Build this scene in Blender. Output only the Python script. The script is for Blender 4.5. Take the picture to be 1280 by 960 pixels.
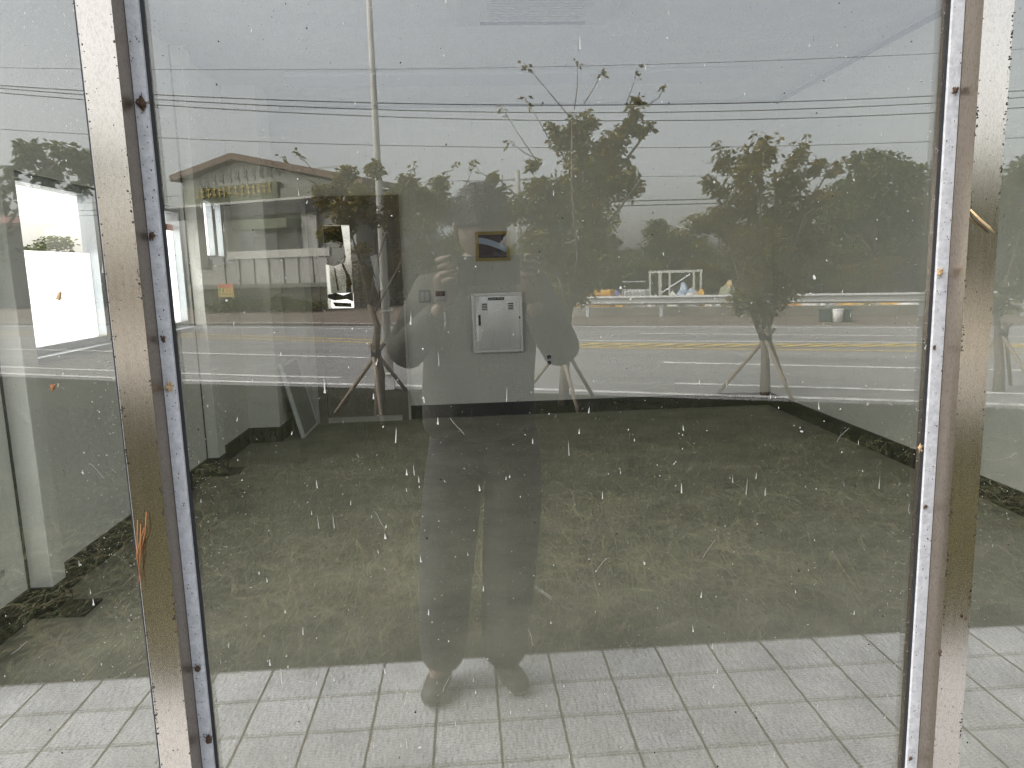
import bpy, bmesh, math, random
import numpy as np
from mathutils import Vector, Matrix
R = math.radians
DENOISE, GUIDE = True, True
rng = np.random.default_rng(7)
random.seed(7)
for o in list(bpy.data.objects): bpy.data.objects.remove(o)
SC = bpy.context.scene
COL = SC.collection

# ------------------------------------------------------------------ camera
FPX, PITCH, ROLL, YAW, CAMH = 914.4, R(8.857), R(-1.6156), R(3.4603), 1.44
def cam_axes():
    cy, sy = math.cos(YAW), math.sin(YAW)
    f = Vector((sy, cy, 0)); rt = Vector((cy, -sy, 0)); up = Vector((0, 0, 1))
    f2 = f*math.cos(PITCH) - up*math.sin(PITCH); u2 = up*math.cos(PITCH) + f*math.sin(PITCH)
    r3 = rt*math.cos(ROLL) + u2*math.sin(ROLL); u3 = u2*math.cos(ROLL) - rt*math.sin(ROLL)
    return r3, u3, f2
AX = cam_axes()
cam = bpy.data.cameras.new('camera'); camo = bpy.data.objects.new('camera', cam); COL.objects.link(camo)
cam.sensor_width = 36; cam.lens = 36*FPX/1280; cam.clip_start = 0.01; cam.clip_end = 2000
m = Matrix((AX[0], AX[1], -AX[2])).transposed().to_4x4(); m.translation = (0, 0, CAMH)
camo.matrix_world = m
SC.camera = camo

# ------------------------------------------------------------------ light
SUN_EL, SUN_AZ = R(47), R(-82)            # azimuth measured from +y towards +x
w = bpy.data.worlds.new('World'); SC.world = w; w.use_nodes = True
nt = w.node_tree; bg = nt.nodes['Background']
sky = nt.nodes.new('ShaderNodeTexSky'); sky.sky_type = 'NISHITA'; sky.sun_disc = False
sky.sun_elevation = SUN_EL; sky.sun_rotation = SUN_AZ
sky.air_density = 1.0; sky.dust_density = 4.0; sky.ozone_density = 1.0
hs = nt.nodes.new('ShaderNodeHueSaturation'); hs.inputs['Saturation'].default_value = 0.34
nt.links.new(sky.outputs[0], hs.inputs['Color']); nt.links.new(hs.outputs[0], bg.inputs[0])
bg.inputs[1].default_value = 0.115
sl = bpy.data.lights.new('sun', 'SUN'); sl.energy = 1.5; sl.angle = R(95); sl.color = (1, .97, .92)
so = bpy.data.objects.new('sun', sl); COL.objects.link(so)
d = Vector((math.sin(SUN_AZ)*math.cos(SUN_EL), math.cos(SUN_AZ)*math.cos(SUN_EL), math.sin(SUN_EL)))
so.rotation_euler = (-d).to_track_quat('-Z', 'Y').to_euler()
vs = SC.view_settings; SC.display_settings.display_device = 'sRGB'
vs.view_transform = 'Standard'; vs.look = 'None'; vs.exposure = 2.03; vs.gamma = 1; vs.use_curve_mapping = False
SC.render.engine = 'CYCLES'
cy = SC.cycles
cy.transparent_max_bounces = 24; cy.max_bounces = 8; cy.diffuse_bounces = 4; cy.glossy_bounces = 4
cy.caustics_reflective = False; cy.caustics_refractive = False
cy.use_denoising = DENOISE; cy.sample_clamp_indirect = 1.2
cy.denoising_prefilter = "NONE"; cy.use_guiding = GUIDE; cy.use_surface_guiding = True; cy.use_volume_guiding = False; cy.guiding_training_samples = 64

# ------------------------------------------------------------------ coordinates
# glass plane at y = GL; the street lies behind the camera. A point seen mirrored at depth yv really stands at y = 2*GL - yv
GL = 0.97
def ray(px, py):
    v = AX[0]*((px-640)/FPX) - AX[1]*((py-480)/FPX) + AX[2]
    return v
def P(px, py, yv):                       # point of the (direct or mirrored) view at depth yv
    v = ray(px, py); v = v*(yv/v.y); return Vector((v.x, v.y, v.z+CAMH))
def mir(v): return Vector((v[0], 2*GL - v[1], v[2]))
def W(px, py, yv): return mir(P(px, py, yv))
def G(px, py, z=0.0):                    # mirrored ground point, real position
    v = ray(px, py); v = v*((z-CAMH)/v.z); return Vector((v.x, 2*GL - v.y, z))
CU, CN = Vector((.902, .433, 0)), Vector((.433, -.902, 0))     # along / away from the facade side of the road
def RW(u, n, z=0.0): return CU*u + CN*n + Vector((0, 2*GL, z))
def FP(px, py, n):                       # where the mirrored view ray meets the upright plane n: (u, z)
    v = ray(px, py); a = v.x*.433 + v.y*.902; v = v*(n/a)
    return v.x*.902 - v.y*.433, v.z+CAMH

# ------------------------------------------------------------------ materials
def mat(name, col, rough=.7, metal=0., var=0., vscale=8., spec=.5, bump=0., bscale=40., col2=None, stretch=None, rot=0.):
    m = bpy.data.materials.new(name); m.use_nodes = True
    n = m.node_tree.nodes; L = m.node_tree.links; b = n['Principled BSDF']
    b.inputs['Roughness'].default_value = rough; b.inputs['Metallic'].default_value = metal
    b.inputs['Specular IOR Level'].default_value = spec
    c = (*col, 1)
    if var or col2 or bump:
        tc = n.new('ShaderNodeNewGeometry'); mp = n.new('ShaderNodeMapping')
        L.new(tc.outputs['Position'], mp.inputs[0])
        if stretch: mp.vector_type = 'TEXTURE'; mp.inputs['Scale'].default_value = stretch; mp.inputs['Rotation'].default_value = (0, 0, rot)
    if var or col2:
        nz = n.new('ShaderNodeTexNoise'); nz.inputs['Scale'].default_value = vscale; nz.inputs['Detail'].default_value = 6
        nz.inputs['Roughness'].default_value = .65
        L.new(mp.outputs[0], nz.inputs['Vector'])
        cr = n.new('ShaderNodeValToRGB')
        a = col if col2 is None else col2
        lo = [x*(1-var) for x in col]; hi = [min(1, x*(1+var)) for x in a]
        cr.color_ramp.elements[0].position = .3; cr.color_ramp.elements[1].position = .7
        cr.color_ramp.elements[0].color = (*lo, 1); cr.color_ramp.elements[1].color = (*hi, 1)
        L.new(nz.outputs[0], cr.inputs[0]); L.new(cr.outputs[0], b.inputs['Base Color'])
    else: b.inputs['Base Color'].default_value = c
    if bump:
        n2 = n.new('ShaderNodeTexNoise'); n2.inputs['Scale'].default_value = bscale; n2.inputs['Detail'].default_value = 5
        L.new(mp.outputs[0], n2.inputs['Vector'])
        bp = n.new('ShaderNodeBump'); bp.inputs['Strength'].default_value = bump; bp.inputs['Distance'].default_value = .01
        L.new(n2.outputs[0], bp.inputs['Height']); L.new(bp.outputs[0], b.inputs['Normal'])
    return m

def leaf_mat(name, cols, trans=.35, spec=.3):
    m = bpy.data.materials.new(name); m.use_nodes = True
    n = m.node_tree.nodes; L = m.node_tree.links; b = n['Principled BSDF']
    g = n.new('ShaderNodeNewGeometry'); cr = n.new('ShaderNodeValToRGB'); cr.color_ramp.interpolation = 'LINEAR'
    el = cr.color_ramp.elements
    while len(el) < len(cols): el.new(.5)
    for i, c in enumerate(cols): el[i].position = i/(len(cols)-1); el[i].color = (*c, 1)
    L.new(g.outputs['Random Per Island'], cr.inputs[0]); L.new(cr.outputs[0], b.inputs['Base Color'])
    b.inputs['Roughness'].default_value = .6; b.inputs['Specular IOR Level'].default_value = spec
    t = n.new('ShaderNodeBsdfTranslucent'); L.new(cr.outputs[0], t.inputs[0])
    mx = n.new('ShaderNodeMixShader'); mx.inputs[0].default_value = trans
    L.new(b.outputs[0], mx.inputs[1]); L.new(t.outputs[0], mx.inputs[2])
    L.new(mx.outputs[0], n['Material Output'].inputs[0])
    return m

def glass_mat(name, r0=.13, dust=True):
    m = bpy.data.materials.new(name); m.use_nodes = True
    n = m.node_tree.nodes; L = m.node_tree.links; n.remove(n['Principled BSDF'])
    tr = n.new('ShaderNodeBsdfTransparent'); tr.inputs[0].default_value = (.99, .99, .978, 1)
    gl = n.new('ShaderNodeBsdfGlossy'); gl.inputs['Roughness'].default_value = 0.0; gl.inputs[0].default_value = (1, .985, .95, 1)
    lw = n.new('ShaderNodeLayerWeight'); lw.inputs[0].default_value = .5
    pw = n.new('ShaderNodeMath'); pw.operation = 'POWER'; pw.inputs[1].default_value = 5
    L.new(lw.outputs['Facing'], pw.inputs[0])
    ma = n.new('ShaderNodeMath'); ma.operation = 'MULTIPLY_ADD'; ma.inputs[1].default_value = 1-r0; ma.inputs[2].default_value = r0
    L.new(pw.outputs[0], ma.inputs[0])
    mx = n.new('ShaderNodeMixShader'); L.new(ma.outputs[0], mx.inputs[0]); L.new(tr.outputs[0], mx.inputs[1]); L.new(gl.outputs[0], mx.inputs[2])
    last = mx
    if dust:
        g = n.new('ShaderNodeNewGeometry')
        def field(scale, vec, lo, hi, amt, detail=4):
            mp = n.new('ShaderNodeMapping'); mp.inputs['Scale'].default_value = vec; L.new(g.outputs['Position'], mp.inputs[0])
            z = n.new('ShaderNodeTexNoise'); z.inputs['Scale'].default_value = scale; z.inputs['Detail'].default_value = detail; z.inputs['Roughness'].default_value = .7
            L.new(mp.outputs[0], z.inputs['Vector'])
            r = n.new('ShaderNodeMapRange'); r.inputs[1].default_value = lo; r.inputs[2].default_value = hi; r.inputs[3].default_value = 0; r.inputs[4].default_value = amt
            L.new(z.outputs[0], r.inputs[0]); return r.outputs[0]
        fs = [field(420, (1, 1, 1), .64, .80, .12, 2),          # fine grains of dust
              field(60, (6, 1, .5), .56, .80, .06),             # dried run marks
              field(5, (1, 1, .6), .45, .8, .004),              # broad film
              field(150, (1, 1, .35), .70, .80, .35, 3)]        # spots
        s = fs[0]
        for f in fs[1:]:
            a = n.new('ShaderNodeMath'); a.operation = 'ADD'; L.new(s, a.inputs[0]); L.new(f, a.inputs[1]); s = a.outputs[0]
        df = n.new('ShaderNodeBsdfDiffuse'); df.inputs[0].default_value = (.36, .36, .33, 1)
        m2 = n.new('ShaderNodeMixShader'); L.new(s, m2.inputs[0]); L.new(mx.outputs[0], m2.inputs[1]); L.new(df.outputs[0], m2.inputs[2]); last = m2
    L.new(last.outputs[0], n['Material Output'].inputs[0])
    return m

def steel_mat(name, col, rough, dirt=.5, dirtcol=(.12, .085, .05)):
    m = bpy.data.materials.new(name); m.use_nodes = True
    n = m.node_tree.nodes; L = m.node_tree.links; b = n['Principled BSDF']
    b.inputs['Metallic'].default_value = 1; b.inputs['Base Color'].default_value = (*col, 1)
    g = n.new('ShaderNodeNewGeometry')
    def nz(scale, vec, detail=5):
        mp = n.new('ShaderNodeMapping'); mp.inputs['Scale'].default_value = vec; L.new(g.outputs['Position'], mp.inputs[0])
        z = n.new('ShaderNodeTexNoise'); z.inputs['Scale'].default_value = scale; z.inputs['Detail'].default_value = detail; z.inputs['Roughness'].default_value = .7
        L.new(mp.outputs[0], z.inputs['Vector']); return z.outputs[0]
    mr = n.new('ShaderNodeMapRange'); mr.inputs[3].default_value = rough*.75; mr.inputs[4].default_value = rough*1.5
    L.new(nz(90, (2, 2, .08)), mr.inputs[0]); L.new(mr.outputs[0], b.inputs['Roughness'])
    bp = n.new('ShaderNodeBump'); bp.inputs['Strength'].default_value = .03; bp.inputs['Distance'].default_value = .002
    L.new(nz(25, (3, 3, .5)), bp.inputs['Height']); L.new(bp.outputs[0], b.inputs['Normal'])
    df = n.new('ShaderNodeBsdfDiffuse'); df.inputs[0].default_value = (*dirtcol, 1)
    fr = n.new('ShaderNodeMapRange'); fr.inputs[1].default_value = .48; fr.inputs[2].default_value = .85; fr.inputs[3].default_value = .08; fr.inputs[4].default_value = dirt
    L.new(nz(520, (1, 1, .4), 6), fr.inputs[0])
    mx = n.new('ShaderNodeMixShader'); L.new(fr.outputs[0], mx.inputs[0]); L.new(b.outputs[0], mx.inputs[1]); L.new(df.outputs[0], mx.inputs[2])
    L.new(mx.outputs[0], n['Material Output'].inputs[0])
    return m

def paver_mat():
    m = bpy.data.materials.new('concrete_pavers'); m.use_nodes = True
    n = m.node_tree.nodes; L = m.node_tree.links; b = n['Principled BSDF']; b.inputs['Roughness'].default_value = .9
    g = n.new('ShaderNodeNewGeometry'); mp = n.new('ShaderNodeMapping'); mp.inputs['Location'].default_value = (.3456+.2047*60, .625+.2*60, 0)
    L.new(g.outputs['Position'], mp.inputs[0])
    nz0 = n.new('ShaderNodeTexNoise'); nz0.inputs['Scale'].default_value = 14; L.new(g.outputs['Position'], nz0.inputs['Vector'])
    vm = n.new('ShaderNodeVectorMath'); vm.operation = 'MULTIPLY_ADD'; vm.inputs[1].default_value = (.007,)*3
    L.new(nz0.outputs[1], vm.inputs[0]); L.new(mp.outputs[0], vm.inputs[2])
    bt = n.new('ShaderNodeTexBrick'); bt.offset = 0; bt.inputs['Scale'].default_value = 1; bt.inputs['Brick Width'].default_value = .2047; bt.inputs['Row Height'].default_value = .2
    bt.inputs['Mortar Size'].default_value = .0052; bt.inputs['Mortar Smooth'].default_value = .4; bt.inputs['Bias'].default_value = 0
    bt.inputs['Color1'].default_value = (.455, .475, .51, 1); bt.inputs['Color2'].default_value = (.53, .55, .59, 1); bt.inputs['Mortar'].default_value = (.085, .078, .05, 1)
    L.new(vm.outputs[0], bt.inputs['Vector'])
    sp = n.new('ShaderNodeTexNoise'); sp.inputs['Scale'].default_value = 105; sp.inputs['Detail'].default_value = 3; L.new(g.outputs['Position'], sp.inputs['Vector'])
    r = n.new('ShaderNodeMapRange'); r.inputs[1].default_value = .36; r.inputs[2].default_value = .56; r.inputs[3].default_value = .25; r.inputs[4].default_value = 1.08
    L.new(sp.outputs[0], r.inputs[0])
    st = n.new('ShaderNodeTexNoise'); st.inputs['Scale'].default_value = 6; st.inputs['Detail'].default_value = 6; L.new(g.outputs['Position'], st.inputs['Vector'])
    r2 = n.new('ShaderNodeMapRange'); r2.inputs[1].default_value = .3; r2.inputs[2].default_value = .7; r2.inputs[3].default_value = .8; r2.inputs[4].default_value = 1.1
    L.new(st.outputs[0], r2.inputs[0])
    mu = n.new('ShaderNodeMath'); mu.operation = 'MULTIPLY'; L.new(r.outputs[0], mu.inputs[0]); L.new(r2.outputs[0], mu.inputs[1])
    mc = n.new('ShaderNodeVectorMath'); mc.operation = 'SCALE'; L.new(bt.outputs['Color'], mc.inputs[0]); L.new(mu.outputs[0], mc.inputs['Scale'])
    L.new(mc.outputs[0], b.inputs['Base Color'])
    bp = n.new('ShaderNodeBump'); bp.inputs['Strength'].default_value = .6; bp.inputs['Distance'].default_value = .004; bp.invert = True
    L.new(bt.outputs['Fac'], bp.inputs['Height']); L.new(bp.outputs[0], b.inputs['Normal'])
    return m

M = {}
M['pane'] = glass_mat('dirty_window_glass', .116)
M['clear'] = glass_mat('window_glass', .05, False)
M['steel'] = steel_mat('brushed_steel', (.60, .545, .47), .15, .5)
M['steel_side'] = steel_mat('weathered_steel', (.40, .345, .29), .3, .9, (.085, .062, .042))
M['bead'] = mat('grey_painted_bead', (.62, .62, .63), .5, 0, .2, 120, bump=.1, bscale=300)
M['gasket'] = mat('black_rubber', (.02, .02, .022), .6)
M['wall'] = mat('cream_wall_panel', (.80, .80, .735), .75, 0, .04, 2)
M['ceil'] = mat('ceiling_paint', (.62, .63, .64), .9, 0, .05, 3)
M['base'] = mat('black_vinyl_skirting', (.012, .014, .014), .45)
M['floor'] = mat('grey_screed_floor', (.31, .295, .23), .8, 0, .22, 3)
M['alu'] = mat('aluminium', (.55, .58, .6), .4, .6)
M['frost'] = None
M['white'] = mat('white_plastic', (.75, .76, .76), .45)
M['offwhite'] = mat('offwhite_paint', (.50, .50, .46), .6, 0, .06, 5)
M['dark'] = mat('dark_plastic', (.02, .022, .025), .35)
M['black'] = mat('soot_black', (.012, .012, .012), .6)
M['doorgrey'] = mat('dark_grey_door', (.17, .155, .135), .4, 0, .12, 4)
M['doorframe'] = mat('brown_door_frame', (.15, .13, .11), .5)
M['cab'] = mat('polished_cabinet_steel', (.88, .88, .89), .28, .55, .04, 6)
M['paver'] = paver_mat()
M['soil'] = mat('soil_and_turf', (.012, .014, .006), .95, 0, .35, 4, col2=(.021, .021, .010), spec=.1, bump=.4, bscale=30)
M['asphalt'] = mat('weathered_asphalt', (.20, .20, .195), .9, 0, .24, 1.0, bump=.1, bscale=40, stretch=(7, .8, 1), rot=R(25.6))
M['paint'] = mat('white_road_paint', (.34, .34, .33), .7, 0, .2, 5, col2=(.66, .66, .64))
M['yellow'] = mat('yellow_road_paint', (.36, .29, .12), .7, 0, .2, 5, col2=(.54, .40, .12))
M['dirt'] = mat('brown_dirt', (.13, .105, .08), .95, 0, .3, 1.2, bump=.3)
M['bark'] = mat('bark', (.15, .125, .095), .9, 0, .4, 30, bump=.6, bscale=60)
M['stake'] = mat('weathered_timber', (.24, .20, .15), .85, 0, .3, 25)
M['leafA'] = leaf_mat('olive_leaves', [(.07, .075, .006), (.14, .135, .008), (.21, .145, .012), (.11, .112, .006)])
M['leafB'] = leaf_mat('russet_leaves', [(.075, .085, .008), (.14, .13, .009), (.21, .125, .013), (.11, .112, .007)])
M['leafC'] = leaf_mat('dark_green_leaves', [(.045, .065, .010), (.075, .095, .012), (.11, .11, .014)])
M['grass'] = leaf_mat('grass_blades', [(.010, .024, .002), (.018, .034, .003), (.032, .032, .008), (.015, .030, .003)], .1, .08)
M['straw'] = leaf_mat('dry_straw', [(.19, .16, .09), (.33, .28, .17), (.11, .16, .045), (.25, .215, .125)], .2)

# ------------------------------------------------------------------ geometry helpers
class MB:
    def __init__(s): s.v = []; s.f = []; s.mi = []; s.k = 0
    def quad(s, a, b, c, d): i = len(s.v); s.v += [tuple(a), tuple(b), tuple(c), tuple(d)]; s.f.append((i, i+1, i+2, i+3)); s.mi.append(s.k)
    def poly(s, pts): i = len(s.v); s.v += [tuple(p) for p in pts]; s.f.append(tuple(range(i, i+len(pts)))); s.mi.append(s.k)
    def box(s, x0, x1, y0, y1, z0, z1, fn=None):
        c = [(x0, y0, z0), (x1, y0, z0), (x1, y1, z0), (x0, y1, z0), (x0, y0, z1), (x1, y0, z1), (x1, y1, z1), (x0, y1, z1)]
        if fn: c = [tuple(fn(*p)) for p in c]
        i = len(s.v); s.v += c
        for f in ((3, 2, 1, 0), (4, 5, 6, 7), (0, 1, 5, 4), (1, 2, 6, 5), (2, 3, 7, 6), (3, 0, 4, 7)):
            s.f.append(tuple(i+k for k in f)); s.mi.append(s.k)
    def tube(s, pts, rad, n=8, cap=True):
        pts = [Vector(p) for p in pts]
        if not hasattr(rad, '__len__'): rad = [rad]*len(pts)
        base = len(s.v); up = None
        for i, p in enumerate(pts):
            t = (pts[min(i+1, len(pts)-1)] - pts[max(i-1, 0)]).normalized()
            if up is None: up = t.orthogonal().normalized()
            else: up = (up - t*up.dot(t)).normalized()
            q = t.cross(up)
            for k in range(n):
                a = 2*math.pi*k/n; s.v.append(tuple(p + (up*math.cos(a) + q*math.sin(a))*rad[i]))
        for i in range(len(pts)-1):
            for k in range(n):
                s.f.append((base+i*n+k, base+i*n+(k+1) % n, base+(i+1)*n+(k+1) % n, base+(i+1)*n+k)); s.mi.append(s.k)
        if cap:
            s.f.append(tuple(base+k for k in reversed(range(n)))); s.mi.append(s.k)
            s.f.append(tuple(base+(len(pts)-1)*n+k for k in range(n))); s.mi.append(s.k)
    def blob(s, c, r, seg=10, ring=7, jit=.0):
        base = len(s.v)
        for i in range(ring+1):
            th = math.pi*i/ring
            for k in range(seg):
                ph = 2*math.pi*k/seg; j = 1 + random.uniform(-jit, jit)
                s.v.append((c[0]+r[0]*math.sin(th)*math.cos(ph)*j, c[1]+r[1]*math.sin(th)*math.sin(ph)*j, c[2]+r[2]*math.cos(th)*j))
        for i in range(ring):
            for k in range(seg):
                s.f.append((base+i*seg+k, base+(i+1)*seg+k, base+(i+1)*seg+(k+1) % seg, base+i*seg+(k+1) % seg)); s.mi.append(s.k)
    def prism(s, prof, a, b, fn):         # prof: list of (p, q); extruded from a to b through fn(p, t, q)
        i = len(s.v); n = len(prof)
        s.v += [tuple(fn(p, a, q)) for p, q in prof] + [tuple(fn(p, b, q)) for p, q in prof]
        s.f.append(tuple(i+k for k in range(n))); s.f.append(tuple(i+n+k for k in reversed(range(n)))); s.mi += [s.k]*2
        for k in range(n): s.f.append((i+k, i+n+k, i+n+(k+1) % n, i+(k+1) % n)); s.mi.append(s.k)
    def build(s, name, mats, parent=None, smooth=False, bevel=0, recalc=True):
        if not isinstance(mats, (list, tuple)): mats = [mats]
        off = parent_loc(parent)
        me = bpy.data.meshes.new(name)
        me.from_pydata([(x-off[0], y-off[1], z-off[2]) for x, y, z in s.v], [], s.f)
        for mm in mats: me.materials.append(mm)
        me.polygons.foreach_set('material_index', s.mi)
        if recalc:
            bm = bmesh.new(); bm.from_mesh(me); bmesh.ops.recalc_face_normals(bm, faces=bm.faces); bm.to_mesh(me); bm.free()
        if smooth: me.polygons.foreach_set('use_smooth', [True]*len(me.polygons))
        o = bpy.data.objects.new(name, me); COL.objects.link(o)
        if parent: o.parent = parent
        if bevel:
            b = o.modifiers.new('bevel', 'BEVEL'); b.width = bevel; b.segments = 2; b.limit_method = 'ANGLE'
        return o
def parent_loc(p):
    v = Vector((0, 0, 0))
    while p is not None: v += p.location; p = p.parent
    return v
def tag(o, label=None, cat=None, group=None, kind=None):
    if label: o['label'] = label
    if cat: o['category'] = cat
    if group: o['group'] = group
    if kind: o['kind'] = kind
    return o
def thing(name, loc, label, cat, group=None):
    o = bpy.data.objects.new(name, None); COL.objects.link(o); o.location = loc; o.empty_display_size = .1
    return tag(o, label, cat, group)
def sheet(name, pts, z, m, kind='structure'):
    b = MB(); b.poly([(p[0], p[1], z) for p in pts]); return tag(b.build(name, m), kind=kind)
def np_quads(name, V, m, parent=None):       # V: (n,4,3)
    n = len(V); off = np.array(parent_loc(parent)); me = bpy.data.meshes.new(name)
    me.vertices.add(n*4); me.vertices.foreach_set('co', (V.reshape(-1, 3)-off).astype(np.float32).ravel())
    me.loops.add(n*4); me.loops.foreach_set('vertex_index', np.arange(n*4, dtype=np.int32))
    me.polygons.add(n); me.polygons.foreach_set('loop_start', np.arange(0, n*4, 4, dtype=np.int32))
    try: me.polygons.foreach_set('loop_total', np.full(n, 4, dtype=np.int32))
    except Exception: pass
    me.update(calc_edges=True); me.validate(); me.materials.append(m)
    o = bpy.data.objects.new(name, me); COL.objects.link(o)
    if parent: o.parent = parent
    return o
def leaf_quads(C, size, droop=.3, aspect=.45):
    n = len(C); a = rng.uniform(0, 2*np.pi, n)
    dz = rng.normal(-droop, .45, n)
    d = np.stack([np.cos(a), np.sin(a), dz], 1); d /= np.linalg.norm(d, axis=1)[:, None]
    r = rng.normal(size=(n, 3)); s = np.cross(d, r); s /= np.linalg.norm(s, axis=1)[:, None]
    L = size*rng.uniform(.65, 1.35, n)[:, None]
    return np.stack([C, C+d*L*.5+s*L*aspect*.5, C+d*L, C+d*L*.5-s*L*aspect*.5], 1)
def skin(points, edges, levels=2):
    names = list(points); me = bpy.data.meshes.new('s')
    me.from_pydata([points[k][0] for k in names], [(names.index(a), names.index(b)) for a, b in edges], [])
    o = bpy.data.objects.new('s', me); COL.objects.link(o)
    o.modifiers.new('sk', 'SKIN'); sv = me.skin_vertices[0].data
    for i, k in enumerate(names):
        r = points[k][1]; r = (r, r) if not hasattr(r, '__len__') else r
        sv[i].radius = r; sv[i].use_root = (i == 0)
    ss = o.modifiers.new('ss', 'SUBSURF'); ss.levels = levels; ss.render_levels = levels
    dg = bpy.context.evaluated_depsgraph_get(); out = bpy.data.meshes.new_from_object(o.evaluated_get(dg))
    bpy.data.objects.remove(o); bpy.data.meshes.remove(me)
    return out
def add_mesh(mb, me, k=0):
    base = len(mb.v); mb.v += [tuple(v.co) for v in me.vertices]
    for p in me.polygons: mb.f.append(tuple(base+i for i in p.vertices)); mb.mi.append(k)

# ================================================================== SETTING: ground, road
sheet('ground', [(-900, 900), (-900, -900), (900, -900), (900, 900)], -.022, M['soil'])
b = MB(); b.box(-14, 16, -.625, 7.9, -.08, 0); tag(b.build('pavement', M['paver']), kind='structure')
def rq(u0, u1, n0, n1): return [RW(u0, n0), RW(u1, n0), RW(u1, n1), RW(u0, n1)]
ne = [G(213, 478), G(465, 484), G(657, 489.5), G(853, 496), G(1143, 505)]
ne = [ne[0]-CU*140] + ne + [ne[-1]+CU*140]
b = MB()
for p0, p1 in zip(ne, ne[1:]):
    q0, q1 = p0+CN*10.1, p1+CN*10.1; b.quad(*[(p.x, p.y, -.016) for p in (p0, p1, q1, q0)])
tag(b.build('road', M['asphalt']), kind='structure')
sheet('verge', rq(-150, 150, 18.2, 29), -.018, M['dirt'])
def line(pts, width, m, name='road_marking', z=-.011, ext=(0, 0)):
    q = [G(*p) for p in pts]
    if ext[0]: q.insert(0, q[0]-CU*ext[0])
    if ext[1]: q.append(q[-1]+CU*ext[1])
    mb = MB(); h = CN*(width/2)
    L = [p-h for p in q]; Rr = [p+h for p in q]
    for i in range(len(q)-1):
        mb.quad(*[(p.x, p.y, z) for p in (L[i], L[i+1], Rr[i+1], Rr[i])])
    return tag(mb.build(name, m), kind='structure')
line([(213, 474), (465, 480), (657, 485), (853, 491.5), (1143, 500)], .14, M['paint'], ext=(60, 60))
line([(330, 469), (425, 471)], .13, M['paint'], ext=(6, 0)); line([(843, 478), (1148, 487)], .13, M['paint'], ext=(0, 3))
line([(213, 440), (461, 446.4)], .14, M['paint'], ext=(6, 0)); line([(828, 452), (1140, 459)], .14, M['paint'], ext=(0, 3))
line([(220, 416.5), (480, 424.5), (720, 428), (1140, 431.5)], .16, M['yellow'], ext=(60, 60))
line([(220, 420), (480, 428), (720, 433.5), (1140, 438)], .16, M['yellow'], ext=(60, 60))
for k in range(26):
    px = 500 + k*34; a = G(px, 433 - 3*(px < 600)); c = G(px+46, 428.8); mb = MB(); h = CU*.13
    mb.quad(*[(p.x, p.y, -.007) for p in (a-h, a+h, c+h, c-h)]); tag(mb.build('road_marking', M['yellow']), kind='structure')
line([(640, 425), (813, 425.5), (1140, 427)], .14, M['paint'], ext=(0, 60))
line([(360, 409), (465, 410.5)], .14, M['paint'], ext=(60, 0)); line([(800, 416), (1000, 418)], .14, M['paint'], ext=(0, 4))
line([(360, 402.5), (720, 407.5), (1140, 409)], .14, M['paint'], ext=(60, 60))

sheet('yard', [(-60, 60), (-60, 3), (-2.1, 3), (-2.1, 60)], -.012, mat('pale_gravel_yard', (.50, .49, .46), .9, 0, .12, 4))  # pale ground added to bounce light onto the frosted window film
sheet('yard', [(-2.09, 60), (-2.09, 7.4), (30, 7.4), (30, 60)], -.012, bpy.data.materials['pale_gravel_yard'])  # same pale ground, added to look bright through the door slot
# grass between the pavers and the road
def blades(n, x0, x1, y0, y1, hmin, hmax, wdt, lean):
    x = rng.uniform(x0, x1, n); yv = rng.uniform(y0, y1, n)
    k = (x*.433+yv*.902) < 7.75+.09*x
    dens = np.sin(x*2.1+1.3)*np.sin(yv*2.7)+np.sin(x*5.3+yv*3.1)*.6
    k &= dens > rng.uniform(-2.2, .9, n)
    x = x[k]; yv = yv[k]; n = len(x)
    B = np.stack([x, 2*GL-yv, np.full(n, -.02)], 1); a = rng.uniform(0, 2*np.pi, n); h = rng.uniform(hmin, hmax, n)
    ln = rng.normal(0, lean, (n, 2)); T = B+np.stack([ln[:, 0]*h, ln[:, 1]*h, h], 1)
    s = np.stack([np.cos(a), np.sin(a), 0*a], 1)*(wdt*rng.uniform(.6, 1.3, n))[:, None]
    return np.stack([B-s, B+s, T+s*.25, T-s*.25], 1)
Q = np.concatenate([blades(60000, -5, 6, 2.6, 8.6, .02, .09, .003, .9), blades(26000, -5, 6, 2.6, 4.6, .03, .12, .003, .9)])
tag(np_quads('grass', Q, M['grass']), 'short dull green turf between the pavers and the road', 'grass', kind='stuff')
def ribbons(n, x0, x1, y0, y1, l0, l1, wd):
    out = []
    for _ in range(n):
        x = random.uniform(x0, x1); yv = random.uniform(y0, y1); L = random.uniform(l0, l1); a = random.uniform(0, 6.28)
        p = Vector((x, 2*GL-yv, random.uniform(.0, .06))); dr = Vector((math.cos(a), math.sin(a), random.uniform(.0, .5)))
        N = 4; prev = p; w_ = wd*random.uniform(.6, 1.4); sd = Vector((-math.sin(a), math.cos(a), .3))*w_
        for i in range(N):
            nx = prev + dr*(L/N); out.append([prev-sd, prev+sd, nx+sd*.9, nx-sd*.9]); prev = nx
            dr = (dr + Vector((random.uniform(-.25, .25), random.uniform(-.25, .25), -.22))).normalized()
            if prev.z < .0: dr.z = abs(dr.z)*.3
    return np.array([[tuple(v) for v in q] for q in out])
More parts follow.
